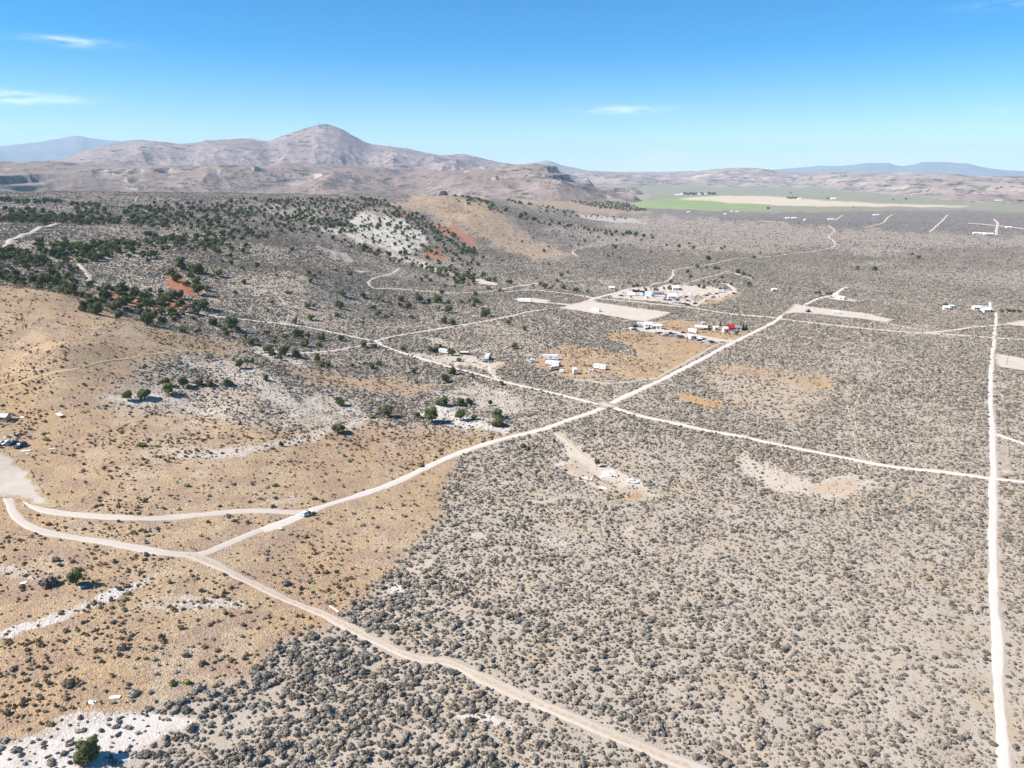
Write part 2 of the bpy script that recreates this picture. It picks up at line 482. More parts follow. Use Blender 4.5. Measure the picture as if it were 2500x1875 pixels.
def zones_at(x, y):
    px, py = gp(x, y)
    wx = (fbm(px / 26, py / 17, 3, 31) - .5) * 34 + (fbm(px / 6, py / 4, 2, 33) - .5) * 9
    wy = (fbm(px / 26, py / 17, 3, 41) - .5) * 18 + (fbm(px / 6, py / 4, 2, 43) - .5) * 5
    far = smooth(25, 110, py)
    out = np.zeros((10, len(px)))
    for (c_, v_, f_, P) in _zp:
        k = np.minimum(1.3, f_ / 8.0) * (.35 + .65 * far)
        qx = px + wx * k; qy = py + wy * k
        lo = P.min(0) - 2 * f_; hi = P.max(0) + 2 * f_
        s = np.where((qx > lo[0]) & (qx < hi[0]) & (qy > lo[1]) & (qy < hi[1]))[0]
        if len(s) == 0: continue
        X = qx[s]; Y = qy[s]
        inside = np.zeros(len(s), bool); d2 = np.full(len(s), 1e18)
        n = len(P)
        for i in range(n):
            a = P[i]; b = P[(i + 1) % n]
            cond = (a[1] > Y) != (b[1] > Y)
            with np.errstate(divide='ignore', invalid='ignore'):
                xi = (b[0] - a[0]) * (Y - a[1]) / (b[1] - a[1]) + a[0]
            inside ^= cond & (X < xi)
            e = b - a; L = max(e @ e, 1e-9)
            t = np.clip(((X - a[0]) * e[0] + (Y - a[1]) * e[1]) / L, 0, 1)
            d2 = np.minimum(d2, (X - a[0] - t * e[0]) ** 2 + (Y - a[1] - t * e[1]) ** 2)
        sd_ = np.where(inside, 1, -1) * np.sqrt(d2)
        m = v_ * smooth(-f_ * .6, f_ * .6, sd_)
        out[c_, s] = np.maximum(out[c_, s], m)
    return out

def sage_density(z, x, y):
    """share of the dense brush cover left at a place"""
    d = (1 - z[TAN] * .97) * (1 - z[WHITE] * .62) * (1 - z[BARE] * .93) * (1 - z[ORANGE]) * (1 - z[RED] * .9) * (1 - z[DRY] * .5)
    return d * (1 - z[GREEN]) * (1 - z[WHEAT]) * (1 - z[TEAL])

# ------------------------------------------------------------------ roads and pads (drawn as sheets on the soil)
def spline(pts, per=10):
    P = np.array(pts, float)
    out = []
    n = len(P)
    for i in range(n - 1):
        p0 = P[max(i - 1, 0)]; p1 = P[i]; p2 = P[i + 1]; p3 = P[min(i + 2, n - 1)]
        t = np.linspace(0, 1, per, endpoint=False)[:, None]
        out.append(.5 * (2 * p1 + (p2 - p0) * t + (2 * p0 - 5 * p1 + 4 * p2 - p3) * t * t + (3 * p1 - p0 - 3 * p2 + p3) * t ** 3))
    out.append(P[-1:])
    return np.concatenate(out)

ROADS = []      # (name, label, width, pixels, kind)
def road(label, width, pts, kind='road', rag=.2, per=8):
    ROADS.append((label, width, pts, kind, rag, per))
road('pale dirt road climbing from the parked cars to the fork', 4.2,
     [(11,1146),(42,1195),(93,1237),(159,1253),(255,1263),(368,1266),(482,1257),(567,1248),(640,1246),(700,1250),(745,1250),(775,1242)], 'gravel')
road('lower dirt road curving below the fork', 4.0,
     [(20,1190),(22,1233),(42,1267),(93,1294),(170,1311),(255,1324),(340,1338),(439,1352),(496,1351),(552,1331),(625,1300),(690,1277),(728,1262),(773,1243)], 'gravel')
road('main white dirt road running into the valley', 4.4,
     [(640,1294),(690,1277),(728,1262),(773,1243),(856,1215),(944,1185),(1032,1145),(1091,1118),(1135,1101),(1190,1082),(1250,1066),(1321,1049),(1392,1024),(1450,1005),(1490,986),
      (1584,942),(1675,898),(1760,851),(1802,830),(1845,809),(1892,785),(1917,766),(1960,747)], 'road')
road('dirt road past the white house', 4.0, [(1955,749),(2002,728),(2032,722),(2045,713),(2060,703),(2070,702)])
road('faint two-track crossing the brush to the bottom edge', 3.6,
     [(455,1354),(490,1364),(538,1386),(595,1415),(650,1440),(738,1480),(795,1500),(830,1519),(877,1543),(914,1562),(985,1597),(1032,1610),(1096,1619),
      (1159,1648),(1222,1676),(1301,1711),(1400,1752),(1500,1795),(1600,1835),(1710,1880),(1800,1920)], 'track', .3)
road('straight white dirt road along the right side', 3.2,
     [(2462,2000),(2452,1875),(2447,1800),(2440,1700),(2434,1600),(2429,1500),(2426,1400),(2425,1300),(2425,1220),(2425,1170),(2423,1100),(2420,1000),(2419,930),(2422,880),
      (2426,840),(2430,800),(2432,764)])
road('end of the right road by the white houses', 3.2, [(2421,757),(2419,748),(2417,738)])
road('cross road from the junction to the right road', 3.6,
     [(1490,988),(1510,999),(1562,1015),(1647,1033),(1732,1052),(1817,1067),(1875,1081),(1983,1102),(2092,1124),(2182,1140),(2309,1153),(2417,1167),(2490,1175),(2560,1186)], 'road', .25)
road('branch road right of the straight road', 3.0, [(2430,1060),(2460,1070),(2500,1084),(2560,1100)], 'road', .25)
road('dirt road from the junction up to the juniper fork', 3.0,
     [(1488,990),(1448,984),(1392,970),(1321,953),(1250,937),(1206,925),(1135,905),(1050,882),(993,865),(937,845),(914,833),(823,814),(738,797),(625,784),(524,772),(480,764)], 'road', .2)
road('dirt road from the fork to the sand pad', 3.2,
     [(914,833),(965,821),(1022,811),(1107,797),(1192,783),(1250,771),(1294,761),(1370,751)], 'road', .15)
road('dirt lane from the sand pad to the settlement', 5.5, [(1400,744),(1430,736),(1455,728),(1493,718),(1530,709)])
road('sand strip under the long white trailer', 7.0, [(1402,745),(1342,739),(1294,735),(1258,731)], 'gravel')
road('pale dirt road behind the sand pad', 5.0,
     [(1235,713),(1290,708),(1342,712),(1405,720),(1460,729),(1530,735),(1595,742),(1690,752),(1753,762),(1820,770),(1875,774),(1923,781),(2017,792),(2130,804),(2230,812),(2300,816),(2422,824),(2520,831)], 'tan', .3)
road('dirt road joining the right road', 4.6, [(2250,814),(2328,806),(2371,800),(2413,796),(2445,793),(2560,789)], 'tan', .2)
road('thin track below the right sand pad', 2.5, [(2150,786),(2200,797),(2272,810)], 'tan', .3)
road('winding track beyond the settlement', 3.4,
     [(1560,706),(1584,700),(1598,693),(1627,687),(1644,672),(1644,661),(1669,655),(1732,646),(1774,636),(1817,630),(1889,626),(1926,620),(2002,611),(2036,601),(2036,589),(2024,578),(2038,564),(2024,551)], 'tan', .3)
road('track looping past the junipers', 3.0, [(1668,695),(1690,687),(1717,680),(1750,672),(1771,664),(1785,665),(1802,670),(1839,681)], 'tan', .3)
road('driveway round the junk yard', 5.5, [(1695,748),(1712,738),(1735,726),(1775,717),(1796,711),(1787,702),(1776,694),(1740,690)], 'tan', .2)
road('track below the tan hill', 3.6, [(1410,626),(1398,617),(1404,610),(1426,605),(1505,594),(1528,586)], 'tan', .3)
road('track from the draw to the settlement', 3.6,
     [(976,655),(965,664),(951,671),(925,676),(908,682),(901,692),(914,704),(965,705),(1050,712),(1121,716),(1192,712),(1235,705),(1278,697),(1330,690)], 'tan', .25)
road('dirt road on the left hill', 5.5, [(0,615),(17,600),(42,580),(85,563),(127,550),(140,546)], 'tan', .2)
road('dirt road dropping among the junipers', 4.0, [(190,645),(204,661),(216,677),(221,690),(240,697)], 'tan', .25)
road('switchback on the far crest', 2.2, [(330,495),(333,484),(339,479),(352,475)], 'tan', .1)
road('pale line across the crest', 6.0, [(0,509),(20,505),(71,504),(160,503),(255,501)], 'tan', .2)
road('trail climbing the tan slope', 1.5, [(-20,945),(51,932),(113,913),(198,899),(283,879),(354,867),(439,858),(520,856)], 'straw', .6)
road('track past the lone junipers', 2.6, [(640,866),(724,863),(790,859),(823,855),(874,846),(905,838)], 'road', .25)
road('loop drive at the end-on camper', 3.2, [(1108,896),(1121,886),(1138,882),(1167,884),(1189,889),(1198,897),(1198,907),(1205,917),(1216,923)], 'tan', .2)
road('loop track round the trailers', 3.0, [(1395,926),(1443,929),(1477,936),(1533,933),(1565,928),(1604,922),(1632,906),(1689,877),(1746,844),(1790,835)], 'trail', .3)
road('yard drive past the row of wrecks', 7.0, [(1800,832),(1782,832),(1750,828),(1714,821),(1660,813),(1620,806),(1580,803)], 'tan', .2)
road('far track west of the fields', 6.0, [(2269,567),(2291,548),(2300,540),(2314,525)], 'tan', .25)
road('far track in the grey brush', 6.0, [(2110,556),(2154,545),(2168,531),(2180,524)], 'tan', .25)
road('far track near the wheat', 6.0, [(2039,538),(2056,526)], 'tan', .25)
road('far straight road', 7.0, [(2365,545),(2433,551),(2560,566)], 'tan', .1)
road('far crossing road', 7.0, [(2433,575),(2433,560),(2436,545),(2427,536)], 'tan', .2)
road('far road under the hills', 6.0, [(1850,540),(1915,543)], 'tan', .1)
road('narrow path up the brush hill', 1.5, [(700,790),(706,760),(690,735),(672,715)], 'trail', .9)
road('faint path in the right brush', 0.9, [(2330,818),(2250,860),(2130,915),(2075,950),(2072,1000),(2085,1060),(2095,1120),(2100,1150)], 'trail', .9)
road('faint path in the right brush', 0.8, [(2130,915),(2100,965),(2085,1010),(2105,1080),(2130,1130)], 'trail', .9)
road('faint path by the lone juniper', 2.0, [(1362,1058),(1400,1090),(1430,1115),(1480,1140)], 'trail', .4)
road('faint path below the junction', 1.8, [(1410,1215),(1380,1208),(1340,1225),(1290,1222)], 'trail', .9)

PADS = [('sand_pad', [(1360,753),(1398,743),(1449,732),(1465,739),(1547,751),(1641,764),(1614,775),(1574,787),(1484,772),(1420,761)]),
        ('sand_pad', [(1940,742),(1968,748),(2045,757),(2130,768),(2180,781),(2170,790),(2102,779),(2017,770),(1940,764),(1905,772)]),
        ('sand_pad', [(2425,862),(2500,875),(2600,890),(2600,925),(2500,906),(2428,896)]),
        ('sand_pad', [(2011,727),(2045,727),(2102,734),(2090,738),(2040,733)]),
        ('sand_pad', [(2440,792),(2520,778),(2560,780),(2560,805),(2500,798)]),
        ('sand_pad', [(1145,682),(1175,682),(1218,694),(1210,698),(1165,693)]),
        ('sand_pad', [(1262,728),(1300,728),(1345,734),(1340,742),(1290,738)]),
        ('sand_pad', [(860,661),(895,661),(905,664),(880,667)]),
        ('dirt_lot', [(-80,1105),(10,1104),(40,1125),(75,1155),(105,1195),(150,1238),(110,1245),(45,1222),(-80,1205)]),
        ('sand_pad', [(2440,1092),(2462,1090),(2468,1140),(2474,1160),(2440,1162)]),
        ('sand_pad', [(1458,981),(1480,980),(1502,986),(1496,996),(1470,995)])]

ROADPTS = []
road_objs = []
def add_mesh(name, V, F, material, parent=None, smooth_=False):
    me = bpy.data.meshes.new(name)
    me.from_pydata([tuple(v) for v in V], [], F)
    me.update()
    if smooth_:
        me.polygons.foreach_set('use_smooth', [True] * len(me.polygons))
    for m in (material if isinstance(material, (list, tuple)) else [material]):
        me.materials.append(m)
    o = bpy.data.objects.new(name, me)
    COL.objects.link(o)
    if parent: o.parent = parent
    return o

def soil(name, col, col2, rut=0.0, center=None, rough=1.0, fringe=None):
    m = bpy.data.materials.new(name)
    t = NT(m)
    r, g, b, a = t.attr('across')
    big = t.noise(.06, 5, .6, t.obj())
    fine = t.noise(1.1, 6, .65, t.obj())
    c = t.mix(t.ramp(big, .35, .7, 0, .8), col, col2)
    c = t.mix(t.ramp(fine, .45, .8, 0, .35), c, tuple(x * .72 for x in col))
    if center:
        edge = t.math('ADD', r, t.math('MULTIPLY', t.math('SUBTRACT', fine, .5), .7))
        c = t.mix(t.ramp(edge, .16, .34, center[3], 0), c, center[:3])
        c = t.mix(t.ramp(edge, .7, 1.0, 0, .85), c, center[:3])
    elif rut:
        wav = t.math('ABSOLUTE', t.math('SUBTRACT', r, .45))
        c = t.mix(t.ramp(wav, .05, .22, rut, 0), c, tuple(min(.8, x * 1.15) for x in col))
        edge = t.math('ADD', r, t.math('MULTIPLY', t.math('SUBTRACT', fine, .5), .9))
        c = t.mix(t.ramp(edge, .72, 1.02, 0, .8), c, tuple(x * .7 for x in col2))
    if fringe:
        pa = t.noise(.22, 5, .65, t.obj())
        c = t.mix(t.ramp(pa, .45, .68, 0, .55), c, tuple(x * .80 for x in col))
        edge = t.math('ADD', r, t.math('MULTIPLY', t.math('SUBTRACT', t.noise(.35, 5, .7, t.obj()), .5), 1.5))
        c = t.mix(t.ramp(edge, .45, .85), c, t.mix(t.ramp(fine, .4, .6), fringe, tuple(x * .6 for x in fringe)))
    t.bump(fine, .4, .08)
    t.done(c, rough, .05)
    return m
M_ROAD = soil('white_road_dirt', (.55, .49, .43), (.60, .545, .485), .5)
M_GRAV = soil('grey_road_gravel', (.47, .41, .35), (.53, .47, .41), .6)
M_TANR = soil('tan_road_dirt', (.48, .405, .325), (.53, .46, .39), .5)
M_TRACK = soil('track_dirt', (.48, .405, .325), (.53, .46, .39), 0, (.36, .27, .18, .75))
M_TRAIL = soil('trail_dirt', (.44, .365, .275), (.42, .35, .265), 0, (.42, .34, .24, .3))
M_STRAWT = soil('straw_trail_dirt', (.52, .385, .22), (.48, .35, .195), 0, (.47, .33, .18, .5))
M_PAD = soil('pad_sand', (.50, .425, .36), (.54, .47, .405), 0, fringe=(.44, .36, .285))
M_LOT = soil('grey_lot_gravel', (.46, .40, .335), (.52, .46, .395), 0, fringe=(.46, .335, .21))
RMAT = {'road': M_ROAD, 'gravel': M_GRAV, 'tan': M_TANR, 'track': M_TRACK, 'trail': M_TRAIL, 'straw': M_STRAWT}
RNAME = {'road': 'dirt_road', 'gravel': 'dirt_road', 'tan': 'dirt_road', 'track': 'dirt_track', 'trail': 'foot_path', 'straw': 'foot_path'}

def make_road(k, label, width, pts, kind, rag, per):
    P = np.array(pts, float)
    q = ground_at(P[:, 0], P[:, 1])[:, :2]
    c = spline(q, per)
    # even steps
    seg = np.hypot(*np.diff(c, axis=0).T); s = np.concatenate([[0], np.cumsum(seg)])
    Dm = np.hypot(c[:, 0], c[:, 1])
    step = np.clip(np.interp(s, s, Dm) * .006, 1.0, 8)
    ss = [0.0]
    while ss[-1] < s[-1]:
        ss.append(ss[-1] + float(np.interp(ss[-1], s, step)))
    ss[-1] = s[-1]
    ss = np.array(ss)
    cx = np.interp(ss, s, c[:, 0]); cy = np.interp(ss, s, c[:, 1])
    tx = np.gradient(cx); ty = np.gradient(cy); L = np.hypot(tx, ty) + 1e-9
    nx, ny = -ty / L, tx / L
    n = len(ss)
    wob = (vnoise(ss / 9, ss * 0 + k, 3) - .5) * 2 * rag
    wobl = (vnoise(ss / 2.3, ss * 0 + k, 5) - .5) * 1.2 * rag
    wobr = (vnoise(ss / 2.3, ss * 0 + k, 8) - .5) * 1.2 * rag
    wl = width / 2 * (1 + wob + wobl); wr = width / 2 * (1 + wob + wobr)
    off = (vnoise(ss / 22, ss * 0 + k, 12) - .5) * width * .25 * min(1, rag * 4)
    cx += nx * off; cy += ny * off
    ts = np.array([-1, -.6, -.25, .25, .6, 1])
    V = np.zeros((n, 6, 3))
    for j, t_ in enumerate(ts):
        w_ = wl if t_ < 0 else wr
        V[:, j, 0] = cx + nx * w_ * t_; V[:, j, 1] = cy + ny * w_ * t_
    D = np.hypot(V[:, :, 0], V[:, :, 1])
    V[:, :, 2] = H(V[:, :, 0], V[:, :, 1]) + .03 + .0003 * D + .003 * (k % 12)
    V[:, (0, 5), 2] -= .12 + .0008 * D[:, (0, 5)]
    F = []
    for i in range(n - 1):
        for j in range(5):
            a = i * 6 + j
            F.append((a, a + 6, a + 7, a + 1))
    # faces up
    e1 = V[1, 0] - V[0, 0]; e2 = V[0, 1] - V[0, 0]
    if e1[0] * e2[1] - e1[1] * e2[0] < 0:
        F = [f[::-1] for f in F]
    o = add_mesh(RNAME[kind], V.reshape(-1, 3), F, RMAT[kind], smooth_=True)
    at = o.data.attributes.new('across', 'FLOAT_COLOR', 'POINT')
    A = np.zeros((n, 6, 4)); A[:, :, 0] = np.abs(ts)[None]; A[:, :, 3] = 1
    at.data.foreach_set('color', A.ravel())
    o['kind'] = 'structure'; o['label'] = label
    ROADPTS.append((np.stack([cx, cy], 1), width / 2))
for k, r_ in enumerate(ROADS):
    make_road(k, *r_)

def inside_poly(P, X, Y):
    ins = np.zeros(np.shape(X), bool)
    for i in range(len(P)):
        a = P[i]; b = P[(i + 1) % len(P)]
        cond = (a[1] > Y) != (b[1] > Y)
        with np.errstate(divide='ignore', invalid='ignore'):
            xi = (b[0] - a[0]) * (Y - a[1]) / (b[1] - a[1]) + a[0]
        ins ^= cond & (X < xi)
    return ins

PADPOLY = []
for k, (nm, pts) in enumerate(PADS):
    q = ground_at([p[0] for p in pts], [p[1] for p in pts])[:, :2]
    # ragged outline, filled with a grid clipped to it
    ring = []
    for i in range(len(q)):
        a = q[i]; b = q[(i + 1) % len(q)]
        L = np.hypot(*(b - a)); m = max(2, int(L / 1.2))
        for j in range(m):
            p = a + (b - a) * j / m
            e = (fbm(np.array([p[0] / 6.0]), np.array([p[1] / 6.0]), 4, 77, .7)[0] - .5) * 5.0
            nrm = np.array([-(b - a)[1], (b - a)[0]]) / max(L, .01)
            ring.append(p + nrm * e)
    ring = np.array(ring)
    PADPOLY.append(ring)
    bm = bmesh.new()
    vs = [bm.verts.new((p[0], p[1], 0)) for p in ring]
    es = [bm.edges.new((vs[i], vs[(i + 1) % len(vs)])) for i in range(len(vs))]
    bmesh.ops.triangle_fill(bm, use_beauty=True, use_dissolve=False, edges=es, normal=(0, 0, 1))
    for _ in range(4):
        bmesh.ops.subdivide_edges(bm, edges=[e for e in bm.edges if e.calc_length() > 5], cuts=1)
        bmesh.ops.triangulate(bm, faces=[f for f in bm.faces if len(f.verts) > 3])
    for f in bm.faces:
        f.normal_update()
        if f.normal.z < 0: f.normal_flip()
    co = np.array([v.co[:2] for v in bm.verts])
    zz = H(co[:, 0], co[:, 1]) + .04 + .0005 * np.hypot(co[:, 0], co[:, 1])
    for v, z_ in zip(bm.verts, zz): v.co.z = z_
    dr = np.full(len(co), 1e9)
    for i in range(len(ring)):
        a = ring[i]; e_ = ring[(i + 1) % len(ring)] - a
        tt = np.clip(((co - a) @ e_) / max(e_ @ e_, 1e-9), 0, 1)
        dr = np.minimum(dr, np.hypot(*(co - a - tt[:, None] * e_).T))
    acr = 1 - np.clip(dr / 5.0, 0, 1)
    me = bpy.data.meshes.new(nm); bm.to_mesh(me); bm.free()
    at = me.attributes.new('across', 'FLOAT_COLOR', 'POINT')
    at.data.foreach_set('color', np.stack([acr, acr * 0, acr * 0, acr * 0 + 1], 1).astype(np.float32).ravel())
    me.materials.append(M_PAD if nm == 'sand_pad' else M_LOT)
    o = bpy.data.objects.new(nm, me); COL.objects.link(o)
    o['kind'] = 'structure'

# clearance from roads on a coarse raster for scattering
def road_clear(x, y, pad=.3):
    ok = np.ones(len(x), bool)
    for (c, hw) in ROADPTS:
        lo = c.min(0) - hw - 2; hi = c.max(0) + hw + 2
        s = np.where((x > lo[0]) & (x < hi[0]) & (y > lo[1]) & (y < hi[1]) & ok)[0]
        if len(s) == 0: continue
        for i in range(0, len(s), 4000):
            ss = s[i:i + 4000]
            d = np.full(len(ss), 1e9)
            for j in range(0, len(c), 400):
                cc = c[j:j + 400]
                d = np.minimum(d, ((x[ss, None] - cc[None, :, 0]) ** 2 + (y[ss, None] - cc[None, :, 1]) ** 2).min(1))
            ok[ss] = np.sqrt(d) > hw * .92 + pad
    for ring in PADPOLY:
        lo = ring.min(0); hi = ring.max(0)
        s = np.where((x > lo[0]) & (x < hi[0]) & (y > lo[1]) & (y < hi[1]) & ok)[0]
        if len(s): ok[s] = ~inside_poly(ring, x[s], y[s])
    return ok

# ------------------------------------------------------------------ ground sheet
def grid_faces(nr, nc):
    i = np.arange(nr - 1)[:, None] * nc + np.arange(nc - 1)[None]
    return np.stack([i, i + 1, i + nc + 1, i + nc], -1).reshape(-1, 4)
def grid_mesh(name, X, Y, Z, material, attrs=None, smooth_=True):
    nr, nc = X.shape
    V = np.stack([X, Y, Z], -1).reshape(-1, 3)
    F = grid_faces(nr, nc)
    a, b, c = V[F[0, 0]], V[F[0, 1]], V[F[0, 3]]
    if np.cross(b - a, c - a)[2] < 0: F = F[:, ::-1]
    me = bpy.data.meshes.new(name)
    me.vertices.add(len(V)); me.vertices.foreach_set('co', V.astype(np.float32).ravel())
    me.loops.add(F.size); me.loops.foreach_set('vertex_index', F.astype(np.int32).ravel())
    me.polygons.add(len(F)); me.polygons.foreach_set('loop_start', np.arange(0, F.size, 4, dtype=np.int32))
    me.update(calc_edges=True)
    if smooth_: me.polygons.foreach_set('use_smooth', np.ones(len(F), bool))
    for nm, A in (attrs or {}).items():
        at = me.attributes.new(nm, 'FLOAT_COLOR', 'POINT')
        at.data.foreach_set('color', A.astype(np.float32).reshape(-1))
    me.materials.append(material)
    o = bpy.data.objects.new(name, me); COL.objects.link(o)
    o['kind'] = 'structure'
    return o

def ground_material():
    m = bpy.data.materials.new('desert_soil')
    t = NT(m)
    tan, white, red, sage = t.attr('soil')
    green, wheat, dry, teal = t.attr('crops')
    orange, bare, grey, far = t.attr('extra')
    P = t.obj()
    big = t.noise(.012, 5, .6, P)
    mid = t.noise(.11, 5, .6, P)
    tuft = t.noise(1.15, 3, .55, P, 1.2)
    fine = t.noise(2.6, 4, .65, P)
    sand = t.mix(t.ramp(mid, .3, .7), (.385, .32, .255), (.455, .39, .32))
    sand = t.mix(t.ramp(fine, .48, .72, 0, .55), sand, (.25, .20, .155))
    sand = t.mix(t.math('MULTIPLY', t.ramp(t.noise(.05, 4, .6, P), .5, .66, 0, .55), 1.0), sand, (.43, .325, .215))
    # dry grass: straw with darker gaps and browner drifts
    straw = t.mix(t.ramp(big, .35, .65), (.475, .32, .175), (.525, .385, .24))
    straw = t.mix(t.ramp(t.noise(1.0, 5, .65, t.obj((.03, .012, .03))), .52, .66, 0, .6), straw, (.56, .455, .335))
    straw = t.mix(t.ramp(mid, .40, .64, 0, .85), straw, (.37, .25, .18))
    straw = t.mix(t.ramp(tuft, .36, .54, .6, 0), straw, (.22, .15, .095))
    straw = t.mix(t.ramp(fine, .50, .75, 0, .40), straw, (.60, .47, .29))
    c = t.mix(tan, sand, straw)
    c = t.mix(t.math('MULTIPLY', bare, t.math('SUBTRACT', 1.0, tan)), c, t.mix(t.ramp(mid, .3, .7), (.55, .475, .40), (.50, .42, .335)))
    org = t.mix(t.ramp(tuft, .4, .65), (.36, .21, .085), (.50, .33, .155))
    c = t.mix(orange, c, org)
    rd = t.mix(t.ramp(mid, .35, .7), (.30, .115, .062), (.40, .19, .11))
    c = t.mix(red, c, rd)
    wn_ = t.math('ADD', t.math('MULTIPLY', t.math('SUBTRACT', mid, .5), 1.5), t.math('MULTIPLY', t.math('SUBTRACT', tuft, .5), 1.1))
    wf = t.ramp(t.math('ADD', white, wn_), .32, 1.15)
    wcol = t.mix(t.ramp(fine, .45, .75, 0, .5), (.62, .565, .505), (.47, .41, .35))
    c = t.mix(t.math('MULTIPLY', wf, t.ramp(white, .05, .35)), c, wcol)
    # brush cover too far off to tell the bushes apart
    spk = t.noise(.05, 8, .82, P)
    brush = t.mix(t.ramp(spk, .44, .56), (.125, .108, .098), (.25, .213, .185))
    brush = t.mix(t.ramp(big, .4, .65, 0, .6), brush, (.165, .14, .125))
    pale = t.mix(t.ramp(spk, .44, .56), (.24, .20, .17), (.365, .305, .255))
    cov = t.math('MULTIPLY', t.math('MULTIPLY', sage, far), .93)
    c = t.mix(cov, c, brush)
    dots = t.math('MULTIPLY', t.math('MULTIPLY', tan, t.ramp(far, .3, .9)), t.ramp(t.noise(.13, 4, .75, P), .50, .58, 0, .8))
    c = t.mix(dots, c, (.17, .125, .085))
    str_ = t.noise(1.0, 6, .68, t.obj((.006, .022, .0)))
    c = t.mix(t.math('MULTIPLY', t.math('MULTIPLY', dry, far), t.ramp(str_, .36, .56, .1, 1.0)), c, pale)
    c = t.mix(t.math('MULTIPLY', grey, .9), c, t.mix(t.ramp(spk, .44, .56), (.115, .10, .098), (.215, .182, .168)))
    fld = t.noise(.02, 3, .5, t.obj((.35, 1.0, 1.0)))
    c = t.mix(teal, c, t.mix(t.ramp(fld, .35, .65), (.13, .17, .10), (.21, .225, .14)))
    c = t.mix(green, c, t.mix(t.ramp(fld, .3, .7), (.17, .25, .085), (.25, .31, .13)))
    c = t.mix(wheat, c, t.mix(t.ramp(fld, .3, .7), (.52, .42, .30), (.58, .48, .36)))
    h = t.math('ADD', t.math('MULTIPLY', tuft, t.math('ADD', t.math('MULTIPLY', tan, .9), .35)), t.math('MULTIPLY', fine, .4))
    t.bump(h, 1.0, .55)
    t.done(c, 1.0, .03)
    return m

zx, zy = GX.ravel(), GY.ravel()
Zv = zones_at(zx, zy)
SG = sage_density(Zv, zx, zy)
farv = smooth(420, 1500, np.hypot(zx, zy))
ones = np.ones_like(farv)
ground = grid_mesh('ground', GX, GY, GZ, ground_material(), {
    'soil': np.stack([Zv[TAN], Zv[WHITE], Zv[RED], SG], -1),
    'crops': np.stack([Zv[GREEN], Zv[WHEAT], Zv[DRY], Zv[TEAL]], -1),
    'extra': np.stack([Zv[ORANGE], Zv[BARE], Zv[GREY], farv], -1)})

# ------------------------------------------------------------------ mountains
def rock(name, ca_, cb_, cc_, speck=.5, sc=1.0, dark=(.06, .065, .05), cliff=(.42, .37, .33)):
    m = bpy.data.materials.new(name)
    t = NT(m)
    P = t.obj()
    big = t.noise(.0016 * sc, 6, .6, P)
    mid = t.noise(.009 * sc, 6, .62, P)
    c = t.mix(t.ramp(big, .36, .64), ca_, cb_)
    c = t.mix(t.ramp(mid, .48, .72, 0, .8), c, cc_)
    # crags on steep faces
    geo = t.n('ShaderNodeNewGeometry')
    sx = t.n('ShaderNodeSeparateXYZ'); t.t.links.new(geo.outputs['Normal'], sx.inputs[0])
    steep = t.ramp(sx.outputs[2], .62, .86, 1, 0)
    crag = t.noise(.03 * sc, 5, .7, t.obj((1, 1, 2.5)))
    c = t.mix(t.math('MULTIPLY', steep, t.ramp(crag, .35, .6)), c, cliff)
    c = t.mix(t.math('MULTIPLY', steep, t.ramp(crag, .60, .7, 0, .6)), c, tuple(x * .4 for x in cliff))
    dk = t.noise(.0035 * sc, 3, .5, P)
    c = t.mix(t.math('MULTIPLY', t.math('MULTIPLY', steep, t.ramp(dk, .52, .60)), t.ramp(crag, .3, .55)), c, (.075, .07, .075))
    # brush lines along the ledges, then scattered junipers
    ln = t.noise(.010 * sc, 4, .6, t.obj((1, 1, 7)))
    lm = t.noise(.0032 * sc, 3, .5, P)
    c = t.mix(t.math('MULTIPLY', t.ramp(ln, .55, .61), t.ramp(lm, .42, .54, 0, .9 * speck)), c, dark)
    c = t.mix(t.math('MULTIPLY', t.ramp(t.noise(.006 * sc, 5, .65, P), .55, .66), .55), c, tuple(min(.6, x * 1.45) for x in cb_))
    n1 = t.noise(.055 * sc, 2, .5, P)
    n2 = t.noise(.0045 * sc, 4, .6, P)
    s = t.math('MULTIPLY', t.ramp(n1, .57, .62), t.ramp(n2, .46, .56, 0, speck))
    c = t.mix(s, c, dark)
    t.bump(mid, .6, 6 / sc)
    t.done(c, 1.0, .02)
    return m

def crest_fn(pts, extra=0.0):
    """crest line: photo pixels -> (azimuth, elevation tangent)"""
    d = ray([p[0] for p in pts], [p[1] for p in pts])
    hn = np.hypot(d[:, 0], d[:, 1])
    a = np.arctan2(d[:, 0], d[:, 1]); e = d[:, 2] / hn
    return a, e

def pchip(x, xp, fp):
    # smooth monotone interpolation through the crest points
    xp = np.asarray(xp, float); fp = np.asarray(fp, float)
    h = np.diff(xp); dlt = np.diff(fp) / h
    m = np.zeros(len(xp))
    for i in range(1, len(xp) - 1):
        if dlt[i - 1] * dlt[i] > 0:
            w1 = 2 * h[i] + h[i - 1]; w2 = h[i] + 2 * h[i - 1]
            m[i] = (w1 + w2) / (w1 / dlt[i - 1] + w2 / dlt[i])
    x = np.clip(x, xp[0], xp[-1])
    i = np.clip(np.searchsorted(xp, x) - 1, 0, len(xp) - 2)
    t = (x - xp[i]) / h[i]
    return ((1 + 2 * t) * (1 - t) ** 2 * fp[i] + t * (1 - t) ** 2 * h[i] * m[i] + t * t * (3 - 2 * t) * fp[i + 1] + t * t * (t - 1) * h[i] * m[i + 1])

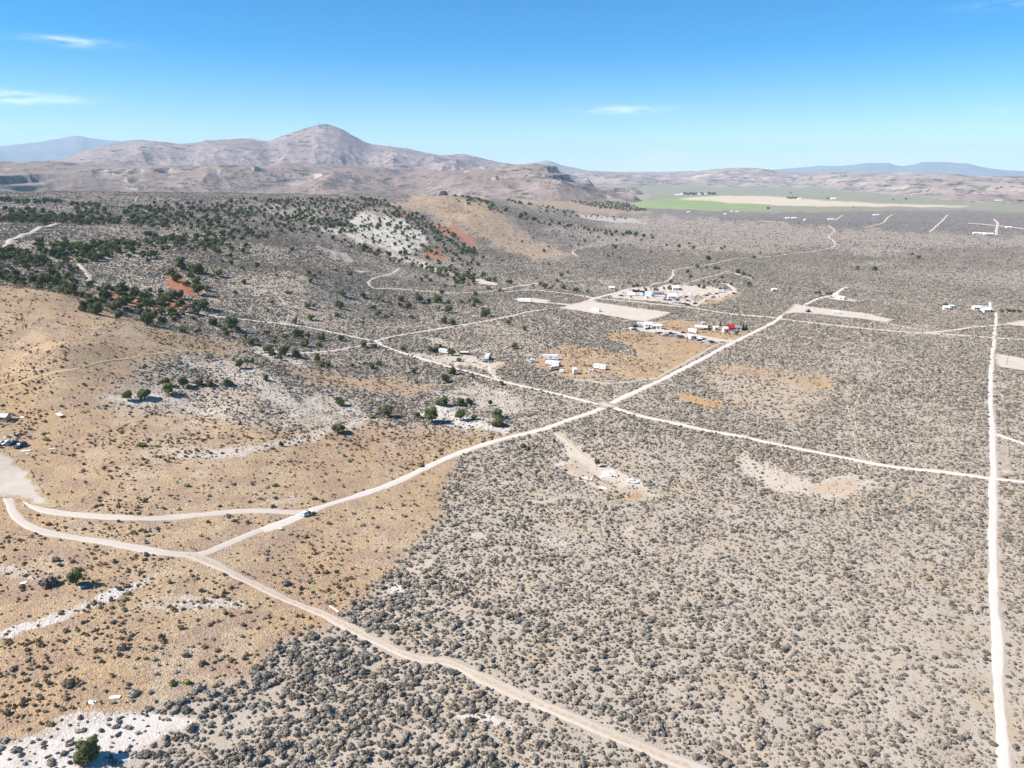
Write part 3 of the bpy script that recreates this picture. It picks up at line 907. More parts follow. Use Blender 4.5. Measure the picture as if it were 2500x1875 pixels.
def mountain(name, crest, Dc, front, back, material, amp, nsc, seed, nrow=110, daz=.1, cliff=0.0, power=1.25, zb=-6.0, label=None, crag=0.0, over=(-56, 56), gully=.45):
    a, e = crest_fn(crest)
    az = np.arange(max(a[0], rad(over[0])), min(a[-1], rad(over[1])), rad(daz))
    el = pchip(az, a, e)
    dc = Dc(az) if callable(Dc) else np.full(len(az), float(Dc))
    fr = front(az) if callable(front) else np.full(len(az), float(front))
    bk = np.full(len(az), float(back))
    zc = H0 + el * dc
    zc = np.maximum(zc, zb + 2)
    t = np.concatenate([np.linspace(0, 1, nrow), 1 + np.linspace(0, 1, nrow // 3)[1:]])[:, None]
    D = np.where(t <= 1, dc - fr * (1 - t), dc + bk * (t - 1))
    A = np.broadcast_to(az[None], D.shape)
    X = D * np.sin(A); Y = D * np.cos(A)
    g = np.where(t <= 1, np.power(np.clip(t, 0, 1), power), np.power(np.clip(2 - t, 0, 1), 1.3))
    n0 = ridged(X / nsc, Y / nsc, 5, seed)
    n1 = fbm(X / (nsc * 2.2), Y / (nsc * 2.2), 4, seed + 50)
    n0 = (1 - gully) * n0 + gully * ridged(A * dc.mean() / (nsc * .5), D / (nsc * 2.2), 5, seed + 70)
    env = np.where(t <= 1, np.sin(np.pi * np.clip(t, 0, 1) ** .8) * .9 + .0, np.sin(np.pi * np.clip(2 - t, 0, 1)))
    hgt = (zc - zb)[None] * g + env * amp * ((n0 - .62) * 1.6 + (n1 - .5) * 1.2)
    hgt += crag * smooth(.8, 1, 1 - np.abs(1 - t)) * (fbm(X / (nsc * .12), Y / (nsc * .12), 4, seed + 3) - .5)
    if cliff:
        lvl = hgt / cliff + (fbm(X / 500, Y / 500, 3, seed + 9) - .5) * 1.2
        fl = np.floor(lvl); fr_ = lvl - fl
        st = (fl + smooth(.42, .72, fr_)) * cliff
        k = smooth(.50, .64, fbm(X / 420, Y / 420, 3, seed + 91)) * .8
        hgt = hgt * (1 - k) + (st - (lvl * cliff - hgt)) * k
    # nothing may rise past the crest as seen from the air above the road
    lim = (H0 + el[None] * D) if False else None
    Z = zb + hgt
    edge = smooth(0, .02, (az - az[0])) * smooth(0, .02, (az[-1] - az))
    Z = np.where(Z > zb, zb + (Z - zb) * edge[None], Z)
    o = grid_mesh(name, X, Y, Z, material)
    if label: o['label'] = label
    return o

M_ROCK_A = rock('mountain_rock', (.235, .18, .172), (.29, .23, .215), (.19, .15, .148), .95, .8, cliff=(.30, .25, .225))
M_ROCK_B = rock('foothill_rock', (.215, .165, .142), (.265, .208, .182), (.15, .122, .115), 1.0, 1.4, cliff=(.47, .41, .355))
M_ROCK_E = rock('far_hill_rock', (.265, .205, .18), (.34, .27, .23), (.105, .095, .095), 1.0, .7, cliff=(.44, .37, .33))
M_ROCK_F = rock('distant_rock', (.15, .14, .14), (.20, .18, .17), (.13, .12, .12), .3, .3)
k_ = 2500 / 2212.0
def dp(l): return [(x * k_, y * k_) for x, y in l]
mountain('mountain', dp([(-700,372),(-400,365),(-120,362),(40,352),(130,343),(200,322),(260,310),(310,303),(400,310),(450,304),(490,300),(540,300),(575,304),(600,297),(620,290),(645,281),(670,273),(686,268.5),(700,268),(712,270),
      (730,275),(760,290),(790,306),(810,312),(850,317),(890,322),(920,330),(950,335),(1000,334),(1040,341),(1080,351),(1150,360),(1230,378),(1300,400)]),
      7600, 3300, 3000, M_ROCK_A, 190, 1000, 11, 190, .06, power=1.4, crag=22, label='lavender desert mountain with a rounded peak')
mountain('foothill', dp([(-900,352),(-500,352),(-200,350),(0,349),(130,349),(230,352),(330,352),(450,353),(560,357),(620,352),(700,355),(800,360),(900,366),(980,370),(1060,364),(1100,358),(1150,353),(1180,356),(1200,362),(1222,376),(1238,388),(1270,400),(1310,415),(1350,428),(1400,440)]),
      lambda a: 4500 - 900 * smooth(-.16, -.02, a), lambda a: 1500 - 500 * smooth(-.16, -.02, a), 1500, M_ROCK_B, 88, 560, 23, 200, .055, cliff=38, power=.95, crag=9, gully=.15, label='rugged foothills with cliffs in front of the mountain')
mountain('distant_range', dp([(-900,330),(-500,318),(-200,318),(0,316),(30,312),(60,309),(90,306),(110,301),(135,298),(150,295),(163,293),(177,293.5),(190,297),(225,302),(255,305),(290,302),(330,305),(400,312),(520,330),(700,352)]),
      23000, 4500, 4000, M_ROCK_F, 260, 2300, 31, 90, .08, crag=40, label='blue distant mountain range at far left')
mountain('distant_hill', dp([(1080,372),(1120,362),(1150,352),(1182,347),(1195,350),(1215,357),(1240,362),(1270,368),(1340,371),(1420,371),(1500,370),(1560,372),(1700,374)]),
      14500, 4200, 3000, M_ROCK_E, 60, 1300, 37, 90, .08, crag=14, label='hazy ridge behind the end of the mountain')
mountain('far_hill', dp([(1190,374),(1260,371),(1320,373),(1380,374),(1430,377),(1480,374),(1520,368),(1560,364),(1620,362),(1660,366),(1700,371),(1760,373),(1800,370),(1850,372),(1880,373),(1960,373),(2000,374),(2040,374),(2070,377),(2110,381),(2160,381),(2212,381),(2400,380),(2700,378),(3200,380)]),
      lambda a: 9300 - 3000 * smooth(.30, .60, a), lambda a: 2500 + 400 * smooth(.30, .60, a), 2500, M_ROCK_E, 80, 620, 43, 170, .055, power=.8, crag=8, gully=.25, label='long pink and blue hills beyond the green fields')
mountain('mesa', dp([(1560,375),(1640,370),(1690,365),(1740,361),(1775,358),(1810,358),(1838,356),(1880,352),(1918,352),(1932,356),(1948,358.5),(1975,355),(1992,350.5),(2035,350),(2060,351.5),(2085,353),(2110,358),(2140,364),(2180,368),(2250,371),(2400,374),(2700,376),(3000,374)]),
      22000, 2800, 2500, M_ROCK_F, 60, 1500, 53, 80, .08, crag=14, label='flat-topped blue mesa on the right horizon')

# ------------------------------------------------------------------ plants
def leafy(name, cols, seed_scale=3.0, rough=.9, var=.35):
    m = bpy.data.materials.new(name)
    t = NT(m)
    oi = t.n('ShaderNodeObjectInfo')
    n = t.noise(seed_scale, 3, .6, t.obj())
    c = t.mix(t.ramp(n, .35, .65), cols[0], cols[1])
    c = t.mix(t.math('MULTIPLY', oi.outputs['Random'], .7), c, cols[2])
    hs = t.n('ShaderNodeHueSaturation')
    r2 = t.math('FRACT', t.math('MULTIPLY', oi.outputs['Random'], 37.7))
    t.put(hs.inputs['Value'], t.math('ADD', 1 - var, t.math('MULTIPLY', r2, 2 * var)))
    t.put(hs.inputs['Color'], c)
    t.done(hs.outputs[0], rough, .05)
    return m
M_SAGE = leafy('sagebrush_leaf', ((.185, .162, .125), (.29, .255, .205), (.23, .20, .17)), 3.0, .9, .5)
M_DRY = leafy('dry_brush_stem', ((.22, .15, .078), (.30, .215, .12), (.18, .135, .075)))
M_GREENB = leafy('rabbitbrush_leaf', ((.17, .20, .055), (.24, .26, .08), (.20, .22, .08)))
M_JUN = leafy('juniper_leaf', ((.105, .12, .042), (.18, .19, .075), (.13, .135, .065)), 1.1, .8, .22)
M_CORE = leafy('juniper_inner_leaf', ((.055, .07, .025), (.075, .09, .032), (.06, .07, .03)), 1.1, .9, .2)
M_CONIF = leafy('conifer_leaf', ((.03, .05, .03), (.05, .07, .04), (.04, .055, .035)), 1.1)
M_BARK = paint('bark', (.16, .115, .085), .95, .05, wear=.4, scale=3)

def ico(sub):
    bm = bmesh.new(); bmesh.ops.create_icosphere(bm, subdivisions=sub, radius=1)
    V = np.array([v.co[:] for v in bm.verts]); F = [tuple(v.index for v in f.verts) for f in bm.faces]
    bm.free()
    return V, F
ICO1 = ico(1); ICO2 = ico(2)

def cards(pts, nrm, size, r, jitter=.9, tri=False):
    """small leaf sprays facing roughly outwards"""
    n = len(pts)
    d = nrm + r.normal(0, jitter, (n, 3)); d /= np.linalg.norm(d, axis=1)[:, None]
    a = np.cross(d, r.normal(0, 1, (n, 3))); a /= np.linalg.norm(a, axis=1)[:, None]
    b = np.cross(d, a)
    s = (size * r.uniform(.6, 1.35, n))[:, None]
    if tri:
        V = np.stack([pts - a * s - b * s * .5, pts + a * s - b * s * .5, pts + b * s * 1.2], 1).reshape(-1, 3)
        F = [(3 * i, 3 * i + 1, 3 * i + 2) for i in range(n)]
    else:
        V = np.stack([pts - a * s, pts - b * s * .8, pts + a * s, pts + b * s * .8], 1).reshape(-1, 3)
        F = [(4 * i, 4 * i + 1, 4 * i + 2, 4 * i + 3) for i in range(n)]
    return V, F

def mesh_from(name, parts, mats):
    V = []; F = []; mi = []
    off = 0
    for (v, f, m) in parts:
        V.append(v); F += [tuple(i + off for i in q) for q in f]; mi += [m] * len(f); off += len(v)
    me = bpy.data.meshes.new(name)
    me.from_pydata(np.concatenate(V).tolist(), [], F)
    me.polygons.foreach_set('material_index', mi)
    for m in mats: me.materials.append(m)
    me.update()
    return me

def shrub_mesh(name, mat_, seed, ncards, size, flat=.62, lobes=5, sub=ICO1):
    """a rounded clump of twiggy domes, 1 m across"""
    r = np.random.default_rng(seed)
    parts = []
    for k in range(lobes):
        a = r.uniform(0, 6.28); d = r.uniform(.08, .30) if k else 0
        rr = r.uniform(.19, .30) if k else .32
        c = np.array([math.cos(a) * d, math.sin(a) * d, rr * r.uniform(.45, .9)])
        V, F = sub
        v = V * rr * r.uniform(.72, 1.18, (len(V), 1)); v[:, 2] *= flat * 1.25
        v = v + c * [1, 1, flat * 1.5]
        v[:, 2] = np.maximum(v[:, 2], -.02)
        parts.append((v, F, 0))
        n = ncards // lobes
        p = r.normal(0, 1, (n, 3)); p /= np.linalg.norm(p, axis=1)[:, None]; p[:, 2] = np.abs(p[:, 2]) * 1.0 - .12
        q = p * rr * r.uniform(.95, 1.28, (n, 1)); q[:, 2] *= flat * 1.25
        vv, ff = cards(q + c * [1, 1, flat * 1.5], p, size, r, .6, True)
        parts.append((vv, ff, 0))
    return mesh_from(name, parts, [mat_])

SAGE_M = [shrub_mesh('sagebrush', M_SAGE, 100 + i, 70, .085, r_, l_) for i, (r_, l_) in enumerate(((.62, 5), (.55, 6), (.7, 4), (.5, 7), (.6, 5), (.66, 6)))]
DRY_M = [shrub_mesh('dry_bush', M_DRY, 200 + i, 48, .10, r_, l_) for i, (r_, l_) in enumerate(((.6, 3), (.75, 3), (.5, 4), (.65, 4)))]
GRN_M = [shrub_mesh('green_bush', M_GREENB, 300 + i, 90, .085, .62, 5) for i in range(2)]

def crown_mesh(name, seed, ncards, size, tall=.92, lobes=9, mat_=None, core=None, sub=ICO2):
    """ragged rounded crown 1 unit across, resting just above the ground"""
    r = np.random.default_rng(seed)
    parts = []
    for k in range(lobes):
        if k == 0:
            c = np.array([0, 0, tall * .5]); rr = .36
        else:
            a = k * 2.399 + r.uniform(-.4, .4); hgt = r.uniform(.22, .82)
            d = .27 * math.sqrt(max(.1, 1 - (hgt * 1.15 - .35) ** 2)) * r.uniform(.7, 1.15)
            c = np.array([math.cos(a) * d, math.sin(a) * d, tall * hgt]); rr = r.uniform(.15, .235)
        V, F = sub
        bumps = 1 + .22 * (vnoise(V[:, 0] * 2.5 + k, V[:, 1] * 2.5 + V[:, 2] * 2, seed) - .5) * 2
        v = V * (rr * .82 * bumps)[:, None] + c
        v[:, 2] = np.maximum(v[:, 2], .05)
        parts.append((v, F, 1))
        n = int(ncards / lobes * (2.0 if k == 0 else .9))
        p = r.normal(0, 1, (n, 3)); p /= np.linalg.norm(p, axis=1)[:, None]
        q = p * rr * r.uniform(.78, 1.13, (n, 1)) + c
        q[:, 2] = np.maximum(q[:, 2], .05)
        vv, ff = cards(q, p, size, r, .75)
        parts.append((vv, ff, 0))
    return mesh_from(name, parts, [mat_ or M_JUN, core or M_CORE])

def trunk_mesh(name, seed, h=.45, r0=.05):
    r = np.random.default_rng(seed)
    V = []; F = []
    def tube(p0, p1, a, b, n=6):
        p0 = Vector(p0); p1 = Vector(p1); d = (p1 - p0).normalized()
        s = d.orthogonal().normalized(); t = d.cross(s)
        o = len(V)
        for (p, rr) in ((p0, a), ((p0 + p1) / 2 + Vector(r.normal(0, .015, 3)), (a + b) / 2), (p1, b)):
            for i in range(n):
                w = 6.2832 * i / n
                V.append(tuple(p + s * math.cos(w) * rr + t * math.sin(w) * rr))
        for k in range(2):
            for i in range(n):
                F.append((o + k * n + i, o + k * n + (i + 1) % n, o + (k + 1) * n + (i + 1) % n, o + (k + 1) * n + i))
    tube((0, 0, -.04), (.01, .0, h * .5), r0, r0 * .75)
    for k in range(4):
        a = k * 1.7 + r.uniform(0, 1)
        tube((0, 0, h * r.uniform(.25, .5)), (math.cos(a) * .2, math.sin(a) * .2, h * r.uniform(.9, 1.25)), r0 * .6, r0 * .25, 5)
    return mesh_from(name, [(np.array(V), F, 0)], [M_BARK])

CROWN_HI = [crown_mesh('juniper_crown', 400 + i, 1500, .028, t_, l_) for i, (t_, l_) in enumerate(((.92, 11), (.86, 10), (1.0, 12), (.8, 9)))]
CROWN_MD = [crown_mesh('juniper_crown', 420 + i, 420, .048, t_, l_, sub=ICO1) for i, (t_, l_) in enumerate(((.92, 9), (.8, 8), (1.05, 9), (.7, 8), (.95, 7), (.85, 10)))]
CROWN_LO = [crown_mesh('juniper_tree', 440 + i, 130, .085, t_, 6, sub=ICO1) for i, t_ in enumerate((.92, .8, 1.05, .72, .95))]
TRUNKS = [trunk_mesh('juniper_trunk', 460 + i) for i in range(3)]
TRUNK_TALL = trunk_mesh('juniper_trunk', 470, .75, .05)

def link(name, data, loc=(0, 0, 0), rz=0.0, sc=(1, 1, 1), parent=None):
    o = bpy.data.objects.new(name, data); COL.objects.link(o)
    o.location = loc; o.rotation_euler = (0, 0, rz); o.scale = sc
    if parent: o.parent = parent
    return o
def tag(o, label=None, cat=None, group=None, kind=None):
    if label: o['label'] = label
    if cat: o['category'] = cat
    if group: o['group'] = group
    if kind: o['kind'] = kind
    return o

def scatter(name, meshes, P, S, R, I, label):
    """one object of many instanced plants: points carry size, turn and kind"""
    me = bpy.data.meshes.new(name)
    me.vertices.add(len(P)); me.vertices.foreach_set('co', P.astype(np.float32).ravel())
    a = me.attributes.new('size', 'FLOAT_VECTOR', 'POINT'); a.data.foreach_set('vector', S.astype(np.float32).ravel())
    Rv = np.zeros((len(P), 3), np.float32); Rv[:, 2] = R
    a = me.attributes.new('turn', 'FLOAT_VECTOR', 'POINT'); a.data.foreach_set('vector', Rv.ravel())
    a = me.attributes.new('sort', 'INT', 'POINT'); a.data.foreach_set('value', I.astype(np.int32))
    me.update()
    o = bpy.data.objects.new(name, me); COL.objects.link(o)
    c = bpy.data.collections.new(name + '_kinds')
    for k, m in enumerate(meshes):
        c.objects.link(bpy.data.objects.new('%s_%02d' % (name, k), m))
    ng = bpy.data.node_groups.new(name + '_scatter', 'GeometryNodeTree')
    ng.interface.new_socket('Geometry', in_out='INPUT', socket_type='NodeSocketGeometry')
    ng.interface.new_socket('Geometry', in_out='OUTPUT', socket_type='NodeSocketGeometry')
    gi = ng.nodes.new('NodeGroupInput'); go = ng.nodes.new('NodeGroupOutput')
    iop = ng.nodes.new('GeometryNodeInstanceOnPoints')
    ci = ng.nodes.new('GeometryNodeCollectionInfo')
    ci.inputs['Collection'].default_value = c
    ci.inputs['Separate Children'].default_value = True
    ci.inputs['Reset Children'].default_value = True
    def at(nm, ty):
        n = ng.nodes.new('GeometryNodeInputNamedAttribute'); n.data_type = ty
        n.inputs['Name'].default_value = nm
        return n.outputs['Attribute']
    L = ng.links.new
    L(gi.outputs[0], iop.inputs['Points'])
    L(ci.outputs[0], iop.inputs['Instance'])
    iop.inputs['Pick Instance'].default_value = True
    L(at('sort', 'INT'), iop.inputs['Instance Index'])
    e2r = ng.nodes.new('FunctionNodeEulerToRotation')
    L(at('turn', 'FLOAT_VECTOR'), e2r.inputs[0])
    L(e2r.outputs[0], iop.inputs['Rotation'])
    L(at('size', 'FLOAT_VECTOR'), iop.inputs['Scale'])
    L(iop.outputs[0], go.inputs[0])
    md = o.modifiers.new('scatter', 'NODES'); md.node_group = ng
    tag(o, label, None, None, 'stuff')
    return o

def in_view(x, y, z, mu=220, mv=110):
    u, v, d = project(x, y, z)
    return (u > -mu) & (u < 2500 + mu) & (v < 1875 + mv) & (d > 0)

def jgrid(D0, D1, cell):
    """jittered points over the ring of ground that the camera looks at"""
    n = int(D1 / cell) + 2
    out = []
    gx = np.arange(-n, n + 1) * cell
    for y0 in np.arange(0, D1 + cell, cell * 40):
        gy = y0 + np.arange(40) * cell
        X, Y = np.meshgrid(gx, gy)
        X = X + rng.uniform(-.5, .5, X.shape) * cell * .95; Y = Y + rng.uniform(-.5, .5, X.shape) * cell * .95
        X = X.ravel(); Y = Y.ravel()
        D = np.hypot(X, Y); A = np.arctan2(X, Y)
        k = (D > D0) & (D <= D1) & (np.abs(A) < .80)
        out.append(np.stack([X[k], Y[k]], 1))
    return np.concatenate(out)

# sight check: only plant what the drone or a step beside it could see
def visible(x, y, z, lift=2.0):
    vis = np.ones(len(x), bool)
    for f in np.linspace(.25, .985, 34):
        vis &= H(x * f, y * f) < (H0 + (z + lift - H0) * f) + 1.0
    return vis

def grow(D0, D1, cell):
    p = jgrid(D0, D1, cell)
    x, y = p[:, 0], p[:, 1]
    z = H(x, y)
    k = in_view(x, y, z); x, y, z = x[k], y[k], z[k]
    k = visible(x, y, z); x, y, z = x[k], y[k], z[k]
    Z = zones_at(x, y)
    return x, y, z, Z

sg = [[], [], [], []]; dr = [[], [], [], []]
for (D0, D1, cell, grw) in ((115, 420, 1.08, .76), (420, 760, 1.26, .84), (760, 1200, 1.75, 1.0), (1200, 2100, 3.1, 1.35)):
    x, y, z, Z = grow(D0, D1, cell)
    den = sage_density(Z, x, y)
    D = np.hypot(x, y)
    cl_ = fbm(x / 5.5, y / 5.5, 3, 61)
    big = fbm(x / 55, y / 55, 3, 71)
    pr = den * np.clip(.90 + (cl_ - .5) * 1.3 + (big - .5) * .3, .35, 1)
    pr *= 1 - .8 * smooth(700, 2000, D)
    keep = rng.uniform(0, 1, len(x)) < pr
    keep &= road_clear(x, y, .35 if D0 < 700 else .9)
    i = np.where(keep)[0]
    s = np.clip(rng.lognormal(-.08, .46, len(i)), .3, 2.2) * (1.12 + (big[i] - .5) * .6) * grw
    s *= 1 + .38 * smooth(330, 150, D[i]) * smooth(.1, -.35, np.arctan2(x[i], y[i]))
    s *= np.where(Z[WHITE][i] + Z[BARE][i] > .4, .72, 1.0)
    s *= .55 + .45 * np.clip(den[i] * 2.2, 0, 1)
    sg[0].append(x[i]); sg[1].append(y[i]); sg[2].append(z[i]); sg[3].append(s)
    # tufts in the dry grass
    if D0 < 700:
        tn = Z[TAN]
        c2 = fbm(x / 14, y / 14, 3, 81); c3 = fbm(x / 60, y / 60, 2, 88)
        pr = tn * np.clip(.17 + (c2 - .5) * 1.0 + (c3 - .5) * .6, .04, .6) * (1 - .8 * Z[ORANGE]) + Z[ORANGE] * .10 + Z[BARE] * .035
        keep = (rng.uniform(0, 1, len(x)) < pr) & road_clear(x, y)
        i = np.where(keep)[0]
        s = np.clip(rng.lognormal(-.32, .48, len(i)), .3, 1.9)
        dr[0].append(x[i]); dr[1].append(y[i]); dr[2].append(z[i]); dr[3].append(s)
sg = [np.concatenate(a) for a in sg]; dr = [np.concatenate(a) for a in dr]

def split_largest(a, n, lo=0.0):
    """the n plants that show largest from the air, and the rest"""
    x, y, z, s = a
    u, v, d = project(x, y, z)
    app = s / d * ((u > 5) & (u < 2495) & (v < 1868))
    o = np.argsort(-app)
    return o[:n], o[n:]

def plant_field(a, meshes, one, many, label_fn, cat, n, label_many, hgt=(.85, 1.25)):
    near, rest = split_largest(a, n)
    x, y, z, s = a
    hs = rng.uniform(*hgt, len(x)); rt = rng.uniform(0, 6.28, len(x)); ix = rng.integers(0, len(meshes), len(x))
    S = np.stack([s * rng.uniform(.72, 1.3, len(x)), s * rng.uniform(.72, 1.3, len(x)), s * hs], 1)
    scatter(many, meshes, np.stack([x, y, z - .03], 1)[rest], S[rest], rt[rest], ix[rest], label_many)
    u, v, d = project(x, y, z)
    for i in near:
        o = link(one, meshes[ix[i]], (x[i], y[i], z[i] - .03), rt[i], tuple(S[i]))
        lb, gp_ = label_fn(u[i], v[i])
        tag(o, lb, cat, gp_)

def sage_label(u, v):
    if u < 700: return 'dark grey sagebrush clump beside the white clearing in the bottom left corner', 'sagebrush by the bottom-left clearing'
    if u > 2460: return 'grey sagebrush clump right of the straight white road', 'sagebrush right of the straight road'
    tu = np.interp(v, [1500, 1610, 1711, 1795, 1875], [795, 1032, 1301, 1500, 1700])
    if u < tu: return 'dark grey sagebrush clump below the faint two-track near the bottom edge', 'sagebrush below the two-track'
    return 'grey sagebrush clump between the two-track and the straight white road, near the bottom edge', 'sagebrush between track and road'
plant_field(sg, SAGE_M, 'sagebrush', 'sagebrush_cover', sage_label, 'bush', 300, 'dense grey sagebrush covering the valley floor and hills')
def dry_label(u, v):
    if v > 1460: return 'small brown dry bush in the straw-coloured grass at the bottom left', 'dry bushes at the bottom left'
    return 'small brown dry bush in the straw-coloured grass near the road fork', 'dry bushes by the fork'
plant_field(dr, DRY_M, 'dry_bush', 'dry_brush_cover', dry_label, 'bush', 300, 'brown dry brush dotting the straw-coloured grass')

# single bushes that stand out
for (u, v, w, kind, lab) in ((300, 1584, 27, 'g', 'lone round blue-grey bush in the middle of the bottom-left dry grass'),
                             (421, 1671, 20, 'y', 'duller and left one of two bright green bushes above the bottom-left brush'),
                             (458, 1669, 24, 'y', 'brighter and right one of two bright green bushes above the bottom-left brush'),
                             (171, 1672, 34, 'g', 'wide blue-grey bush left of the dead log in the bottom-left grass'),
                             (327, 1697, 29, 'g', 'dark grey-green bush beside the white board in the bottom-left grass'),
                             (488, 1683, 24, 'g', 'grey-green bush just right of the two bright green bushes'),
                             (116, 1432, 38, 'g', 'broad low grey bush left of the small leaning juniper'),
                             (134, 1370, 20, 'g', 'dark green-grey bush above the leaning juniper'),
                             (697, 1426, 26, 'g', 'dark grey bush just above the two-track below the fork'),
                             (772, 1218, 12, 'y', 'small dark green bush behind the white car'),
                             (1027, 1138, 17, 'y', 'yellow-green bush beside the main road'),
                             (852, 1128, 13, 'y', 'yellow-green bush in the dry grass above the main road'),
                             (671, 1187, 14, 'y', 'small olive bush left of the white car, in the grass'),
                             (458, 1188, 18, 'y', 'bright green bush in the grass above the upper road'),
                             (347, 1090, 20, 'y', 'yellow-green bush on the speckled white slope, left of its pair'),
                             (381, 1091, 12, 'y', 'small yellow-green bush on the speckled white slope, right of its pair'),
                             (348, 1122, 14, 'y', 'olive bush below the pair on the speckled white slope'),
                             (111, 1075, 16, 'y', 'olive bush right of the parked cars'),
                             (636, 1005, 16, 'y', 'bright green bush in the mixed brush below the white bank'),
                             (905, 1020, 18, 'y', 'olive bush at the left foot of the central junipers')):
    p = G(u, v); d = project(*p)[2]
    s = w / FPX * d
    if kind == 'g':
        o = link('sagebrush', SAGE_M[int(u) % 6], p, u, (s, s, s * 1.1))
    else:
        o = link('green_bush', GRN_M[int(u) % 2], p, u, (s, s, s * 1.1))
    tag(o, lab, 'bush')

# ------------------------------------------------------------------ junipers
TREE_N = [0]
ROCKY = []
def juniper(p, w, label, group=None, hi=False, tall=1.0, trunk=None, cat='tree'):
    k = TREE_N[0]; TREE_N[0] += 1
    e = bpy.data.objects.new('juniper', None); COL.objects.link(e)
    e.location = p; e.rotation_euler = (0, 0, (k * 2.4) % 6.283)
    ms = CROWN_HI if hi else CROWN_MD
    sq = 1 + .12 * math.sin(k * 3.1)
    link('crown', ms[k % len(ms)], (0, 0, w * (.22 if trunk else .03)), 0, (w * sq, w / sq, w * tall), e)
    link('trunk', trunk or TRUNKS[k % 3], (0, 0, 0), 0, (w, w, w), e)
    tag(e, label, cat, group)
    return e
def size_at(p, wpx):
    return wpx / FPX * project(*p)[2]

for (u, v, w, tl, tr, lab) in (
    (219, 1856, 66, 1.0, 0, 'large round juniper on the white clearing in the bottom left corner'),
    (187, 1430, 42, 1.0, 1, 'small leaning juniper with a bare trunk left of the white wash'),
    (1457, 1140, 17, 1.05, 1, 'lone bright juniper with a bare trunk beside the white debris patch'),
    (1278, 1098, 17, 1.0, 1, 'small lone juniper just below the main road'),
    (1353, 1080, 10, 1.0, 0, 'tiny juniper bush between the lone juniper and the main road'),
    (829, 990, 27, .95, 0, 'dark juniper alone on the white bank left of the central junipers'),
    (947, 1018, 33, .8, 0, 'broad olive juniper, leftmost of the central stand, with a smaller one behind'),
    (945, 998, 15, .9, 0, 'small olive juniper just behind the broad leftmost one of the central stand'),
    (1054, 1031, 45, .72, 1, 'widest juniper of the central stand, umbrella shaped with trunk showing'),
    (1080, 990, 34, .75, 0, 'broad juniper at the top left of the white bare patch'),
    (1020, 1021, 15, 1.0, 0, 'narrow juniper close left of the umbrella shaped one'),
    (1044, 1004, 10, 1.3, 0, 'thin small juniper on the upper left edge of the white bare patch'),
    (1125, 991, 28, .75, 0, 'juniper at the top of the white bare patch'),
    (1145, 987, 20, .95, 0, 'taller juniper touching the right side of the one at the top of the white patch'),
    (1125, 1026, 31, .85, 0, 'juniper in the middle of the white bare patch'),
    (1158, 1024, 17, .9, 0, 'small grey juniper right of the one in the middle of the white patch'),
    (1214, 1021, 34, .75, 0, 'dark juniper right of the white bare patch, upper of two'),
    (1216, 1041, 31, .78, 0, 'grey-green juniper right of the white bare patch, lower of two'),
    (1197, 990, 13, 1.1, 0, 'small juniper above the pair right of the white patch'),
    (826, 1056, 38, .8, 0, 'dull grey-green juniper standing alone on the white bank'),
    (649, 929, 18, 1.0, 0, 'lone juniper on the mixed slope above the white bank'),
    (687, 1090, 12, 1.3, 0, 'small dark juniper at the left end of the white bank'),
    (313, 977, 27, .85, 0, 'dark juniper at the left end of the hillside group on white soil'),
    (354, 974, 36, .92, 0, 'biggest, yellowish juniper of the hillside group on white soil'),
    (412, 964, 31, .8, 1, 'flat topped juniper with bare trunk in the hillside group on white soil'),
    (404, 942, 24, .75, 1, 'small dark juniper in the upper row of the hillside group, first from the left'),
    (448, 946, 28, .95, 0, 'juniper in the upper row of the hillside group, second from the left'),
    (486, 940, 25, .8, 0, 'juniper in the upper row of the hillside group, third from the left'),
    (513, 943, 23, .75, 0, 'low juniper in the upper row of the hillside group, fourth from the left'),
    (557, 943, 23, 1.0, 0, 'grey-green juniper at the right end of the hillside group'),
    (586, 899, 25, .85, 0, 'juniper on the pale slope above the right end of the hillside group'),
    (602, 884, 11, 1.0, 0, 'left one of two small junipers above the pale slope'),
    (616, 886, 11, 1.0, 0, 'right one of two small junipers above the pale slope')):
    p = G(u, v)
    juniper(p, size_at(p, w), lab, 'junipers standing in the near grass and white soil', True, tl, TRUNK_TALL if tr else None)

